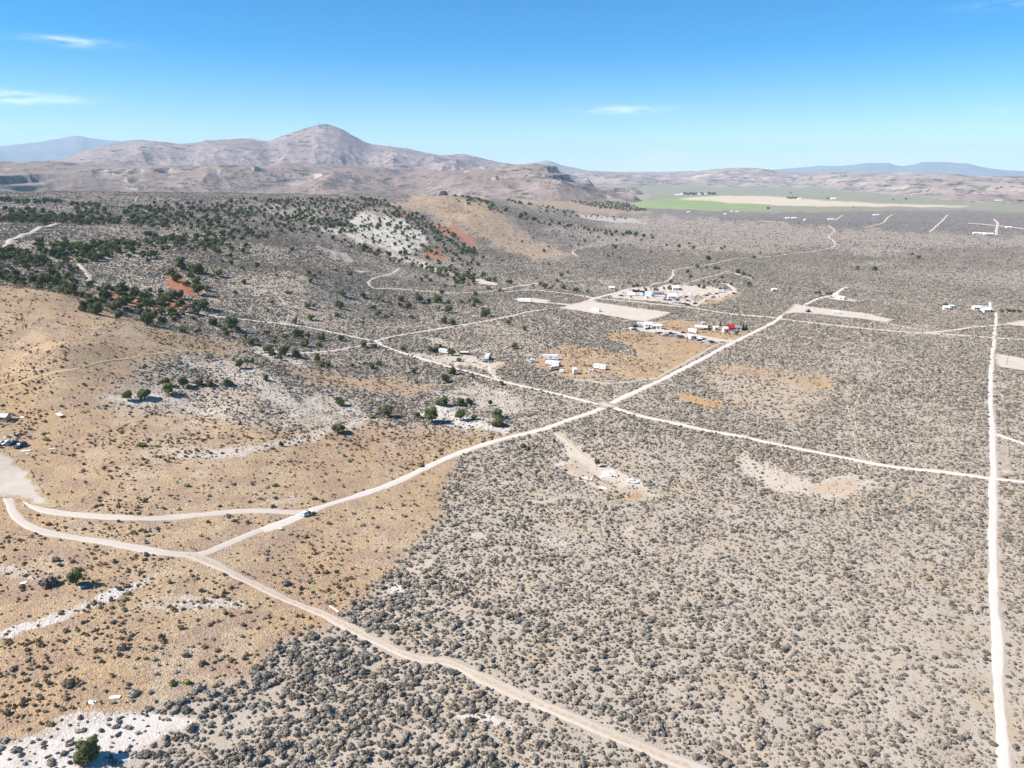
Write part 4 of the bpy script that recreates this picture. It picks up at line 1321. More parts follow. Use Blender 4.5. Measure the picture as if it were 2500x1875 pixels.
ORD = ['first', 'second', 'third', 'fourth', 'fifth', 'sixth', 'seventh', 'eighth', 'ninth', 'tenth', 'eleventh', 'twelfth', 'thirteenth', 'fourteenth', 'fifteenth', 'sixteenth', 'seventeenth', 'eighteenth', 'nineteenth', 'twentieth']
STANDS = [
 ('in the row below the juniper fork', [(656,862,25),(665,872,19),(693,868,23),(724,873,23),(684,879,16),(775,886,19),(785,895,20),(801,894,13),(860,896,11),(908,899,16),(925,892,14)]),
 ('just above the track near the fork', [(887,849,17),(915,850,13),(983,855,16),(833,832,18),(785,831,20),(745,846,24),(779,848,18),(728,827,25),(696,829,16),(752,825,14),(653,818,13),(673,828,10),(670,838,11),(952,832,9)]),
 ('around the white trailer', [(1050,860,16),(1062,860,18),(1075,849,10),(1088,853,9),(1102,868,19),(1121,883,13)]),
 ('below the road to the junction', [(1104,914,20),(1088,933,21),(1224,940,13),(1014,931,7),(1154,924,10),(1010,912,12)]),
 ('along the brush flat above the fork road, lower row', [(721,791,14),(760,781,17),(823,774,13),(886,791,11),(922,774,17),(942,774,9),(956,773,9),(1005,778,13),(1085,790,17),(1104,793,17),(1241,793,14),(1247,781,11)]),
 ('along the brush flat, middle row', [(751,753,16),(767,749,11),(830,753,20),(911,756,16),(978,752,14),(997,753,18),(1071,757,11),(1095,764,20),(1186,773,24),(1156,750,13),(1256,852,16),(1280,807,13)]),
 ('along the brush flat, upper row', [(836,722,17),(886,727,16),(979,736,17),(1023,740,23),(1047,739,13),(1068,739,23),(1163,740,18),(925,734,9),(935,738,8),(950,742,8),(1095,742,10),(1127,742,10)]),
 ('on the brush hill below its crest', [(781,671,11),(755,671,13),(768,678,9),(676,675,8),(665,742,10),(655,762,8),(676,770,7),(711,718,7)]),
 ('round the red soil patch', [(419,674,20),(432,688,23),(456,699,20),(467,682,17),(484,720,28),(482,699,24),(504,710,17),(518,679,13),(484,668,31),(442,657,28),(535,676,20),(596,693,14),(576,719,10),(470,660,16)]),
 ('on the lower fringe of the juniper belt', [(208,760,28),(237,768,31),(293,778,20),(363,793,34),(395,794,25),(447,812,18),(484,815,17),(521,795,25),(567,810,31),(581,808,18),(547,810,16),(554,822,17),(613,841,23),(599,827,11),(628,835,12)]),
]
for (where, L) in STANDS:
    for i, (u, v, w) in enumerate(sorted(L)):
        p = G(u, v)
        juniper(p, size_at(p, w * 1.2), '%s juniper, %s from the left, %s' % ('large' if w > 22 else 'medium' if w > 13 else 'small', ORD[i], where), 'junipers ' + where, w > 26, .78 + .22 * math.sin(u) ** 2)

# denser stands: sown at random inside their outlines
def sow(poly, spacing, w, seed, drop=.12, jit=.35):
    """tree bases in photo pixels within an outline -> places on the ground"""
    r = np.random.default_rng(seed)
    q = ground_at([a for a, b in poly], [b for a, b in poly])[:, :2]
    P = np.stack(gp(q[:, 0], q[:, 1]), 1)
    lo, hi = q.min(0), q.max(0)
    n = ((hi - lo) / spacing).astype(int) + 1
    X, Y = np.meshgrid(np.arange(n[0]), np.arange(n[1]))
    X = (X.ravel() + r.uniform(-.5, .5, X.size)) * spacing + lo[0]; Y = (Y.ravel() + r.uniform(-.5, .5, Y.size)) * spacing + lo[1]
    gx, gy = gp(X, Y)
    wob = (fbm(gx / 22, gy / 12, 2, seed) - .5) * 16
    k = inside_poly(P, gx + wob, gy + wob * .5)
    X, Y = X[k], Y[k]
    k = r.uniform(0, 1, len(X)) > drop + (fbm(X / 35, Y / 35, 2, seed + 5) - .5) * 1.3
    X, Y = X[k], Y[k]
    k = road_clear(X, Y, w * .3)
    X, Y = X[k], Y[k]
    return X, Y, w * np.clip(r.lognormal(0, .28, len(X)), .5, 1.6)

FOREST = []
def forest(label, group, poly, spacing, w, seed, drop=.12):
    x, y, s = sow(poly, spacing * 1.06, w, seed, drop + .04)
    FOREST.append((x, y, s * .88, label, group))
forest('dark juniper in the dense belt behind the straw-coloured hill at the left edge', 'junipers in the belt behind the straw hill',
       [(-120,630),(0,640),(60,628),(130,648),(200,660),(240,688),(330,704),(400,718),(480,742),(525,768),(480,792),(380,784),(290,764),(210,742),(150,716),(70,702),(0,690),(-120,690)], 7.4, 6.4, 1, .24)
forest('dark juniper in the narrow band right of the left hill road', 'junipers in the band right of the hill road',
       [(60,600),(80,590),(180,596),(240,600),(290,593),(380,618),(372,640),(300,628),(240,640),(200,650),(150,640),(90,620)], 6.8, 6.2, 2, .1)
forest('dark juniper on the left edge above the belt', 'junipers on the left edge', [(-150,605),(0,606),(40,612),(110,635),(130,648),(60,640),(0,640),(-150,640)], 6.6, 6.2, 3, .1)
forest('dark juniper in the lower strip of trees under the left crest', 'junipers in the lower crest strip', [(-150,532),(0,530),(60,532),(150,530),(290,540),(290,547),(150,546),(60,546),(0,546),(-150,548)], 8, 6.5, 4, .05)
forest('dark juniper in the middle strip of trees under the left crest', 'junipers in the middle crest strip', [(-150,512),(0,512),(80,515),(140,520),(150,527),(60,524),(0,521),(-150,522)], 9, 7, 5, .05)
forest('dark juniper in the top strip of trees along the left crest', 'junipers in the top crest strip', [(-150,484),(0,485),(60,490),(160,495),(150,500),(60,499),(0,496),(-150,496)], 10, 7, 6, .05)
forest('dark juniper in the loose stand below the crest switchback', 'junipers below the switchback', [(170,500),(230,497),(270,520),(300,540),(290,552),(230,540),(185,520)], 11, 6.5, 7, .2)
forest('dark juniper in the dense wood across the middle hills', 'junipers in the main wood',
       [(340,500),(420,495),(500,500),(625,488),(760,484),(870,486),(885,505),(860,540),(845,560),(790,578),(700,572),(625,585),(540,590),(470,600),(400,590),(354,577),(330,560),(310,545),(290,520)], 11, 6.2, 8, .34)
forest('dark juniper in the tongue of trees below the main wood', 'junipers below the main wood', [(350,578),(420,585),(500,590),(580,600),(640,600),(600,615),(560,640),(600,660),(560,650),(520,620),(470,612),(400,620),(360,600)], 9, 6, 9, .3)
forest('dark juniper dotted over the white eroded slope', 'junipers on the white slope',
       [(840,520),(885,500),(930,508),(985,525),(1050,545),(1090,580),(1150,610),(1190,640),(1150,665),(1100,665),(1050,650),(985,630),(920,605),(850,578),(800,560)], 12.5, 6.0, 10, .25)
forest('dark juniper in the draw at the foot of the white slope', 'junipers in the draw', [(780,578),(850,585),(930,612),(1010,638),(1080,655),(1140,668),(1190,690),(1150,700),(1100,690),(1060,672),(1000,650),(930,628),(850,605)], 9.5, 6.2, 11, .2)
forest('dark juniper along the rim beside the round tan hill', 'junipers beside the tan hill', [(880,480),(935,490),(970,510),(1020,525),(1080,548),(1120,580),(1170,612),(1150,622),(1090,590),(1040,560),(985,535),(930,520),(890,505)], 10, 6.3, 12, .2)
forest('juniper scattered on the flat between the draw and the pale pad', 'junipers on the flat by the pale pad', [(1000,670),(1060,675),(1130,690),(1190,700),(1240,712),(1200,735),(1150,745),(1090,730),(1030,700)], 16, 5.6, 13, .35)
forest('juniper in the line above the pale dirt road', 'junipers above the pale dirt road', [(1130,675),(1180,672),(1260,690),(1330,697),(1410,705),(1470,717),(1465,722),(1400,716),(1330,708),(1260,702),(1190,690)], 14, 6, 14, .15)
forest('small juniper scattered on the brush hill', 'junipers on the brush hill', [(560,610),(700,600),(790,612),(880,650),(940,690),(960,720),(820,715),(700,700),(620,690),(560,660)], 34, 4.6, 15, .4)
forest('dark juniper in the long strip behind the tan hill', 'junipers in the strip behind the tan hill', [(1107,478),(1150,484),(1200,500),(1260,520),(1330,540),(1390,552),(1450,558),(1540,572),(1600,580),(1600,586),(1500,578),(1420,570),(1360,560),(1290,545),(1230,525),(1160,500),(1110,488)], 17, 7.5, 16, .1)
forest('dark juniper on the far spur', 'junipers on the far spur', [(1230,486),(1290,500),(1360,510),(1440,530),(1400,532),(1330,516),(1260,505)], 24, 8, 17, .1)
forest('dark juniper on the dark slope under the cliff', 'junipers under the cliff', [(1330,465),(1400,475),(1470,488),(1540,500),(1590,515),(1540,518),(1450,506),(1400,495),(1350,480)], 17, 7, 18, .1)
forest('dark juniper on the pale bank beyond the tan hill', 'junipers on the pale bank', [(1420,522),(1480,526),(1570,538),(1560,545),(1480,536),(1430,530)], 26, 7, 19, .2)
forest('small juniper scattered over the valley edge', 'junipers on the valley edge', [(1280,580),(1420,570),(1560,575),(1700,590),(1850,605),(1880,640),(1700,650),(1500,640),(1380,690),(1250,690),(1200,650),(1250,610)], 46, 6.2, 20, .35)
forest('juniper among the tracks behind the junk yard', 'junipers behind the junk yard', [(1690,650),(1760,655),(1850,672),(1880,690),(1850,700),(1780,690),(1700,690),(1660,680)], 27, 7, 21, .25)
forest('low dark tree far out on the plain', 'trees far out on the plain', [(2140,618),(2210,622),(2340,632),(2370,640),(2300,640),(2200,634),(2140,626)], 42, 9, 22, .3)
forest('low dark tree far out on the plain', 'trees far out on the plain', [(2060,654),(2115,654),(2160,660),(2160,664),(2110,662),(2060,660)], 30, 9, 23, .2)
forest('small juniper above the fork road', 'junipers above the fork road', [(640,700),(760,700),(900,740),(960,780),(900,810),(800,790),(700,770),(640,740)], 40, 3.6, 24, .45)

fx = np.concatenate([f[0] for f in FOREST]); fy = np.concatenate([f[1] for f in FOREST]); fs = np.concatenate([f[2] for f in FOREST])
fi = np.concatenate([[k] * len(f[0]) for k, f in enumerate(FOREST)])
fz = H(fx, fy)
k = in_view(fx, fy, fz, 120, 40) & visible(fx, fy, fz, 4.0)
fx, fy, fz, fs, fi = fx[k], fy[k], fz[k], fs[k], fi[k]
NLEFT = max(60, 292 - TREE_N[0])
near, rest = split_largest((fx, fy, fz, fs), NLEFT)
print('junipers', TREE_N[0], len(fx), 'sage', len(sg[0]), 'dry', len(dr[0]))
for i in near:
    f = FOREST[fi[i]]
    juniper((fx[i], fy[i], fz[i] - .05), fs[i], f[3], f[4], False, .75 + .3 * ((i * 7) % 10) / 10)
ht = rng.uniform(.75, 1.1, len(fx))
scatter('juniper_woodland', CROWN_LO, np.stack([fx, fy, fz], 1)[rest], np.stack([fs, fs, fs * ht], 1)[rest], rng.uniform(0, 6.28, len(rest)), rng.integers(0, len(CROWN_LO), len(rest)), 'dark green juniper woodland on the middle hills')

# ------------------------------------------------------------------ built things
class MB:
    """collects simple solids into one mesh"""
    def __init__(s): s.V = []; s.F = []
    def add(s, V, F):
        o = len(s.V); s.V += [tuple(v) for v in V]; s.F += [tuple(i + o for i in f) for f in F]; return s
    def box(s, x0, x1, y0, y1, z0, z1):
        return s.add([(x0,y0,z0),(x1,y0,z0),(x1,y1,z0),(x0,y1,z0),(x0,y0,z1),(x1,y0,z1),(x1,y1,z1),(x0,y1,z1)],
                     [(3,2,1,0),(4,5,6,7),(0,1,5,4),(1,2,6,5),(2,3,7,6),(3,0,4,7)])
    def prism(s, prof, y0, y1, axis='y'):
        """profile in (x, z) run along y"""
        n = len(prof)
        f = (lambda a, b, c: (a, b, c)) if axis == 'y' else (lambda a, b, c: (b, a, c))
        V = [f(p[0], y0, p[1]) for p in prof] + [f(p[0], y1, p[1]) for p in prof]
        F = [tuple(range(n))[::-1], tuple(range(n, 2 * n))] + [(i, (i + 1) % n, n + (i + 1) % n, n + i) for i in range(n)]
        if axis != 'y': F = [q[::-1] for q in F]
        area = sum(prof[i][0] * prof[(i + 1) % n][1] - prof[(i + 1) % n][0] * prof[i][1] for i in range(n))
        if area > 0: F = [q[::-1] for q in F]
        return s.add(V, F)
    def cyl(s, c, r, h, n=12, axis='z'):
        V = []; 
        for k in (-.5, .5):
            for i in range(n):
                w = 6.28318 * i / n
                a, b = math.cos(w) * r, math.sin(w) * r
                V.append((c[0] + a, c[1] + b, c[2] + k * h) if axis == 'z' else (c[0] + a, c[1] + k * h, c[2] + b) if axis == 'y' else (c[0] + k * h, c[1] + a, c[2] + b))
        F = [tuple(range(n))[::-1], tuple(range(n, 2 * n))] + [(i, (i + 1) % n, n + (i + 1) % n, n + i) for i in range(n)]
        if axis == 'y': F = [q[::-1] for q in F]
        return s.add(V, F)
    def loft(s, secs):
        n = len(secs[0]); V = [p for q in secs for p in q]
        F = [tuple(range(n))[::-1], tuple(range(len(V) - n, len(V)))]
        for k in range(len(secs) - 1):
            F += [(k * n + i, k * n + (i + 1) % n, (k + 1) * n + (i + 1) % n, (k + 1) * n + i) for i in range(n)]
        return s.add(V, F)
    def mesh(s, name, mat_, bevel=0.0):
        me = bpy.data.meshes.new(name)
        me.from_pydata(s.V, [], s.F)
        bm = bmesh.new(); bm.from_mesh(me)
        bmesh.ops.recalc_face_normals(bm, faces=bm.faces)
        if bevel:
            bmesh.ops.bevel(bm, geom=[e for e in bm.edges if e.calc_face_angle(0) > .5], offset=bevel, segments=2, affect='EDGES', profile=.6)
        bm.to_mesh(me); bm.free()
        me.materials.append(mat_)
        return me

GLASS = paint('dark_glass', (.012, .016, .02), .08, .6, wear=0)
RUBBER = paint('tyre_rubber', (.022, .022, .022), .9, .1)
CHROME = paint('rim_metal', (.45, .45, .46), .35, .5, .6)
LAMP = paint('headlight_lens', (.75, .76, .78), .15, .5)
TAIL = paint('tail_light_lens', (.35, .015, .012), .2, .5)
BLACKP = paint('black_plastic', (.025, .025, .027), .55, .3)
WHITEP = paint('white_paint', (.80, .80, .79), .35, .4, wear=.05)
OFFW = paint('white_siding', (.76, .75, .73), .5, .3, wear=.12)
COLORS = {
 'white': WHITEP, 'offwhite': OFFW,
 'black': paint('black_paint', (.016, .018, .024), .25, .5, wear=.05),
 'navy': paint('dark_blue_paint', (.02, .03, .055), .25, .5, wear=.05),
 'grey': paint('grey_paint', (.24, .245, .25), .35, .4),
 'silver': paint('silver_paint', (.50, .51, .52), .3, .5, .3),
 'maroon': paint('maroon_paint', (.12, .03, .035), .4, .4, wear=.3),
 'red': paint('red_paint', (.42, .02, .03), .5, .3, wear=.15),
 'tan': paint('tan_paint', (.40, .33, .24), .5, .3),
 'blue': paint('pale_blue_roof', (.36, .50, .62), .45, .4),
 'orange': paint('machine_orange', (.55, .27, .05), .5, .3),
 'green': paint('pale_green_roof', (.50, .58, .50), .5, .3),
 'brown': paint('weathered_wood', (.20, .14, .09), .9, .1, wear=.35, scale=4),
 'dark': paint('dark_sheet', (.045, .042, .04), .7, .2),
 'roofgrey': paint('grey_shingle', (.26, .25, .25), .85, .1, wear=.25),
 'metal': paint('galvanised_metal', (.52, .53, .54), .4, .5, .5),
 'concrete': paint('concrete', (.60, .57, .53), .95, .1, wear=.2),
}
CACHE = {}
def cached(key, fn):
    if key not in CACHE: CACHE[key] = fn()
    return CACHE[key]

def part(parent, name, me, loc=(0, 0, 0), rz=0.0, label=None):
    o = link(name, me, loc, rz, (1, 1, 1), parent)
    if label: o['label'] = label
    return o

def place(u, v, name, label, cat, group=None, rz=0.0, sink=.03, sc=1.0):
    p = G(u, v)
    e = bpy.data.objects.new(name, None); COL.objects.link(e)
    e.location = (p.x, p.y, p.z - sink); e.rotation_euler = (0, 0, rz); e.scale = (sc, sc, sc)
    tag(e, label, cat, group)
    return e

def heading(u1, v1, u2, v2):
    a, b = G(u1, v1), G(u2, v2)
    return math.atan2(b.y - a.y, b.x - a.x), (b - a).length

# --- cars: x forward, 0 = centre, on the ground
SHAPES = {  # length, width, height, bonnet share, cabin start/end shares, roof start/end shares, belt
 'suv':    (4.6, 1.85, 1.68, .96, (-.49, .22), (-.44, .06), .98),
 'sedan':  (4.6, 1.78, 1.42, .86, (-.36, .22), (-.20, .04), .88),
 'van':    (5.0, 1.95, 2.05, 1.1, (-.49, .36), (-.48, .22), 1.15),
 'pickup': (5.4, 1.9, 1.78, 1.02, (-.06, .24), (-.02, .14), 1.05),
}
def car_meshes(shape, col):
    L, W_, Hh, bon, (c0, c1), (r0, r1), belt = SHAPES[shape]
    m = COLORS[col]
    w = W_ / 2
    b = MB()
    secs = []
    for x, hw, zb, zt in ((-.5, .88, .42, belt * .86), (-.485, .97, .30, belt * .97), (-.40, 1, .26, belt), (.1, 1, .26, belt), (.25, 1, .26, bon * .97 if shape != 'van' else belt), (.42, .96, .28, bon * .88), (.485, .86, .32, bon * .76), (.5, .76, .42, bon * .62)):
        X = x * L; h = hw * w
        secs.append([(X, -h * .93, zb), (X, -h, zb + .16), (X, -h, zt - .22), (X, -h * .93, zt), (X, h * .93, zt), (X, h, zt - .22), (X, h, zb + .16), (X, h * .93, zb)])
    b.loft(secs)
    if shape == 'pickup':
        pass
    body = b.mesh('body', m)
    # cabin: frame and roof in body colour
    g = MB()
    def sec(x, z, hw): return [(x * L, -hw, z), (x * L, hw, z)]
    def cab(off, z0, z1, k0, k1):
        return [(c0 * L - off, -w * .90 - off, z0), (c1 * L + off, -w * .90 - off, z0), (c1 * L + off, w * .90 + off, z0), (c0 * L - off, w * .90 + off, z0),
                (r0 * L - off, -w * .74 - off, z1), (r1 * L + off, -w * .74 - off, z1), (r1 * L + off, w * .74 + off, z1), (r0 * L - off, w * .74 + off, z1)]
    FB = [(3, 2, 1, 0), (4, 5, 6, 7), (0, 1, 5, 4), (1, 2, 6, 5), (2, 3, 7, 6), (3, 0, 4, 7)]
    g.add(cab(0, belt - .03, Hh - .05, 0, 0), FB)
    g.prism([(r0 * L - .02, Hh - .055), (r1 * L + .03, Hh - .055), (r1 * L - .12, Hh), (r0 * L + .12, Hh)], -w * .72, w * .72)
    roof = g.mesh('cabin', m, 0)
    C = cab(.012, belt + .02, Hh - .12, 0, 0)
    def quad(i, j, k, l, a=.06, c=.06, lo=.04, hi=.06):
        A, B, C_, D = (Vector(C[q]) for q in (i, j, k, l))
        f = lambda s, t: (A * (1 - s) + B * s) * (1 - t) + (D * (1 - s) + C_ * s) * t
        return [tuple(f(a, lo)), tuple(f(1 - c, lo)), tuple(f(1 - c, 1 - hi)), tuple(f(a, 1 - hi))]
    wins = []
    wd = MB().add(quad(1, 2, 6, 5, .05, .05), [(0, 1, 2, 3)]); wins.append(('windscreen', wd.mesh('windscreen', GLASS)))
    wd = MB().add(quad(3, 0, 4, 7, .1, .1, .12 if shape != 'van' else .3, .12), [(0, 1, 2, 3)]); wins.append(('rear_window', wd.mesh('rear_window', GLASS)))
    for (i, j, k, l) in ((0, 1, 5, 4), (2, 3, 7, 6)):
        A = quad(i, j, k, l, .07, .08)
        P = [Vector(q) for q in A]
        lo = lambda t: P[0].lerp(P[1], t); hi = lambda t: P[3].lerp(P[2], t)
        cuts = ((.0, .47), (.53, 1.0)) if shape != 'van' else ((.62, 1.0),)
        for (s, t) in cuts:
            wd = MB().add([tuple(lo(s)), tuple(lo(t)), tuple(hi(t)), tuple(hi(s))], [(0, 1, 2, 3)])
            wins.append(('side_window', wd.mesh('side_window', GLASS)))
    tyre = MB().cyl((0, 0, 0), .34, .23, 14, 'y').mesh('tyre', RUBBER)
    rim = MB().cyl((0, 0, 0), .20, .25, 10, 'y').mesh('rim', CHROME)
    hl = MB().box(-.04, .05, -.16, .16, -.07, .07).mesh('headlight', LAMP)
    tl = MB().box(-.04, .04, -.10, .10, -.14, .14).mesh('tail_light', TAIL)
    bump = MB().box(-.06, .06, -w * .8, w * .8, -.12, .10).mesh('bumper', BLACKP if shape != 'pickup' else CHROME)
    bed = None
    if shape == 'pickup':
        bed = MB().box(-.49 * L, -.07 * L, -w * .80, w * .80, belt - .01, belt + .012).mesh('bed', BLACKP)
    return dict(body=body, roof=roof, wins=wins, tyre=tyre, rim=rim, hl=hl, tl=tl, bump=bump, bed=bed, L=L, w=w, belt=belt, H=Hh)

def vehicle(u, v, shape, col, rz, label, cat=None, group=None, detail=True, name=None, sc=1.0):
    M = cached((shape, col), lambda: car_meshes(shape, col))
    nm = name or {'suv': 'parked_car', 'sedan': 'parked_car', 'van': 'parked_van', 'pickup': 'pickup_truck'}[shape]
    e = place(u, v, nm, label, cat or {'suv': 'car', 'sedan': 'car', 'van': 'van', 'pickup': 'truck'}[shape], group, rz, .02, sc)
    part(e, 'body', M['body']); part(e, 'cabin', M['roof'])
    for n, me in M['wins']: part(e, n, me)
    L, w = M['L'], M['w']
    for sx in (.31, -.30):
        for sy in (-1, 1):
            q = part(e, 'wheel', M['tyre'], (sx * L, sy * (w - .10), .34))
            if detail: part(q, 'rim', M['rim'])
    if detail:
        for sy in (-1, 1):
            part(e, 'headlight', M['hl'], (L * .482, sy * w * .62, M['belt'] * .72))
            part(e, 'tail_light', M['tl'], (-L * .487, sy * w * .78, M['belt'] * .84))
        part(e, 'bumper', M['bump'], (L * .495, 0, .42)); part(e, 'bumper', M['bump'], (-L * .495, 0, .45))
    if M['bed']: part(e, 'truck_bed', M['bed'])
    return e

# --- trailers: x forward (hitch end), on the ground
def trailer(u, v, rz, L, label, kind='travel', w=2.45, h=3.05, col='white', stripe=None, cat='camper trailer', group=None, name='camper_trailer', floor=.62):
    e = place(u, v, name, label, cat, group, rz)
    m = COLORS[col]
    x0, x1 = -L / 2, L / 2
    if kind == 'travel':
        prof = [(x0, floor + .35), (x0 + .25, floor), (x1 - .5, floor), (x1, floor + .75), (x1 - .28, h - .2), (x1 - .6, h), (x0 + .3, h), (x0, h - .35)]
    elif kind == 'fifth':
        prof = [(x0, floor + .2), (x0 + .25, floor), (x1 - 2.6, floor), (x1 - 2.5, 1.65), (x1 - .4, 1.65), (x1, 2.0), (x1 - .2, h - .05), (x1 - .7, h + .15), (x0 + .2, h + .1), (x0, h - .2)]
    elif kind == 'box':
        prof = [(x0, floor), (x1, floor), (x1, h), (x0, h)]
    else:
        prof = [(x0, floor + .1), (x0 + .15, floor), (x1 - .2, floor), (x1, floor + .5), (x1 - .5, h - .25), (x1 - .9, h), (x0 + .5, h), (x0, h - .5)]
    part(e, 'body', MB().prism(prof, -w / 2, w / 2).mesh('body', m, .05))
    rf = MB().box(x0 + .35, x1 - (.75 if kind != 'box' else .3), -w / 2 + .1, w / 2 - .1, h + (.1 if kind == 'fifth' else -.02), h + (.14 if kind == 'fifth' else .03))
    part(e, 'roof', rf.mesh('roof', OFFW if kind != 'box' else m))
    if kind != 'box':
        part(e, 'air_conditioner', MB().box(-.55, .35, -.4, .4, h + .02, h + .34).mesh('air_conditioner', OFFW, .06))
        part(e, 'roof_vent', MB().box(L * .22, L * .22 + .4, -.2, .2, h + .02, h + .15).mesh('roof_vent', COLORS['grey']))
        n = 3 if L > 6 else 2
        for s in (-1, 1):
            for k in range(n):
                xx = x0 + .9 + k * (L - (2.6 if kind != 'fifth' else 3.8)) / max(1, n - 1)
                if s > 0 and k == n - 1: continue
                part(e, 'window', MB().box(xx, xx + .85, s * (w / 2 - .01), s * (w / 2 + .015), 1.65, 2.25).mesh('window', GLASS))
        part(e, 'rear_window', MB().box(x0 - .015, x0 + .03, -.6, .6, 1.75, 2.3).mesh('rear_window', GLASS))
        part(e, 'front_window', MB().box(x1 - .24, x1 - .16, -.6, .6, 2.1, 2.55).mesh('front_window', GLASS))
        dm = MB().box(x1 - 2.0 if kind == 'travel' else .0, x1 - 1.35 if kind == 'travel' else .65, w / 2 - .01, w / 2 + .02, floor + .1, 2.45)
        part(e, 'door', dm.mesh('door', COLORS['silver']))
    else:
        part(e, 'rear_door', MB().box(x0 - .03, x0 + .02, -w / 2 + .12, w / 2 - .12, floor + .12, h - .12).mesh('rear_door', COLORS['silver']))
    if stripe:
        for s in (-1, 1):
            part(e, 'stripe', MB().box(x0 + .1, x1 - .5, s * (w / 2 - .01), s * (w / 2 + .012), floor + .35, floor + .62).mesh('stripe', COLORS[stripe]))
    ax = -.6 if L > 5 else 0
    for dx in ((-.42, .42) if L > 5.5 else (0,)):
        for s in (-1, 1):
            part(e, 'wheel', cached('twheel', lambda: MB().cyl((0, 0, 0), .35, .24, 12, 'y').mesh('wheel', RUBBER)), (ax + dx - L * .08, s * (w / 2 - .13), .36))
    if kind != 'fifth':
        part(e, 'hitch', MB().add([(x1 - .1, -.7, floor - .08), (x1 - .1, .7, floor - .08), (x1 + 1.1, 0, floor - .08), (x1 - .1, -.7, floor + .04), (x1 - .1, .7, floor + .04), (x1 + 1.1, 0, floor + .04)],
             [(0, 2, 1), (3, 4, 5), (0, 1, 4, 3), (1, 2, 5, 4), (2, 0, 3, 5)]).mesh('hitch', BLACKP))
    else:
        for s in (-1, 1): part(e, 'landing_leg', MB().box(x1 - 2.4, x1 - 2.25, s * .8 - .06, s * .8 + .06, .02, 1.66).mesh('landing_leg', COLORS['metal']))
    return e

def shed(u, v, rz, L, w, h, label, wall='offwhite', roof='roofgrey', pitch=.35, cat='shed', name='shed', door=True, windows=2, open_front=False, flat=False, group=None):
    e = place(u, v, name, label, cat, group, rz, .1)
    x, y = L / 2, w / 2
    rh = 0 if flat else w * pitch
    if open_front:
        b = MB().box(-x, x, y - .12, y, 0, h).box(-x, -x + .12, -y, y - .121, 0, h).box(x - .12, x, -y, y - .121, 0, h)
        part(e, 'wall', b.mesh('wall', COLORS[wall]))
    else:
        prof = [(-y, 0), (y, 0), (y, h), (0, h + rh), (-y, h)] if not flat else [(-y, 0), (y, 0), (y, h), (-y, h)]
        part(e, 'wall', MB().prism(prof, -x, x, 'x').mesh('wall', COLORS[wall]))
    o = .3
    if flat:
        part(e, 'roof', MB().box(-x - o, x + o, -y - o, y + o, h + .004, h + .2).mesh('roof', COLORS[roof]))
    else:
        k = rh / y
        prof = [(-y - o, h - k * o + .03), (0, h + rh + .03), (y + o, h - k * o + .03), (y + o, h - k * o + .17), (0, h + rh + .2), (-y - o, h - k * o + .17)]
        part(e, 'roof', MB().prism(prof, -x - o, x + o, 'x').mesh('roof', COLORS[roof]))
    if door and not open_front:
        part(e, 'door', MB().box(-.5 + x * .3, .45 + x * .3, -y - .03, -y + .02, .05, 2.1).mesh('door', COLORS['dark']))
    if not open_front:
        for i in range(windows):
            xx = -x + (i + .6) * L / (windows + .4)
            if abs(xx - x * .3) < .9: xx = -x * .5
            f = part(e, 'window', MB().box(xx - .45, xx + .45, -y - .035, -y + .02, 1.1, 2.0).mesh('window', GLASS))
            part(f, 'frame', MB().box(xx - .52, xx + .52, -y - .05, -y - .036, 1.02, 1.10).box(xx - .52, xx + .52, -y - .05, -y - .036, 2.0, 2.08).mesh('frame', OFFW))
    return e

def sheet(u, v, L, w, rz, label, col='white', name='board', cat='board', tilt=.06, th=.06):
    e = link(name, MB().box(-L / 2, L / 2, -w / 2, w / 2, 0, th).mesh(name, COLORS[col]), G(u, v) + Vector((0, 0, .12)), rz)
    e.rotation_euler = (tilt, tilt * .6, rz)
    tag(e, label, cat)
    return e

def heap(u, v, r_, n, label, seed, cols=('brown', 'dark', 'metal', 'offwhite'), name='scrap_pile', cat='scrap pile', piece=.9):
    rr = random.Random(seed)
    e = place(u, v, name, label, cat)
    for k in range(n):
        a = rr.uniform(0, 6.28); d = r_ * math.sqrt(rr.random())
        l, w, h = rr.uniform(.4, 1.7) * piece, rr.uniform(.2, .9) * piece, rr.uniform(.1, .7) * piece
        o = part(e, 'scrap_piece', MB().box(-l / 2, l / 2, -w / 2, w / 2, 0, h).mesh('scrap_piece', COLORS[rr.choice(cols)]), (math.cos(a) * d, math.sin(a) * d * .7, rr.uniform(0, .35)))
        o.rotation_euler = (rr.uniform(-.4, .4), rr.uniform(-.4, .4), rr.uniform(0, 3.1))
    return e

def post(u, v, h, label, r_=.09, name='post', cat='post', col='brown'):
    o = link(name, MB().box(-r_, r_, -r_, r_, -.2, h).mesh(name, COLORS[col]), G(u, v))
    return tag(o, label, cat)

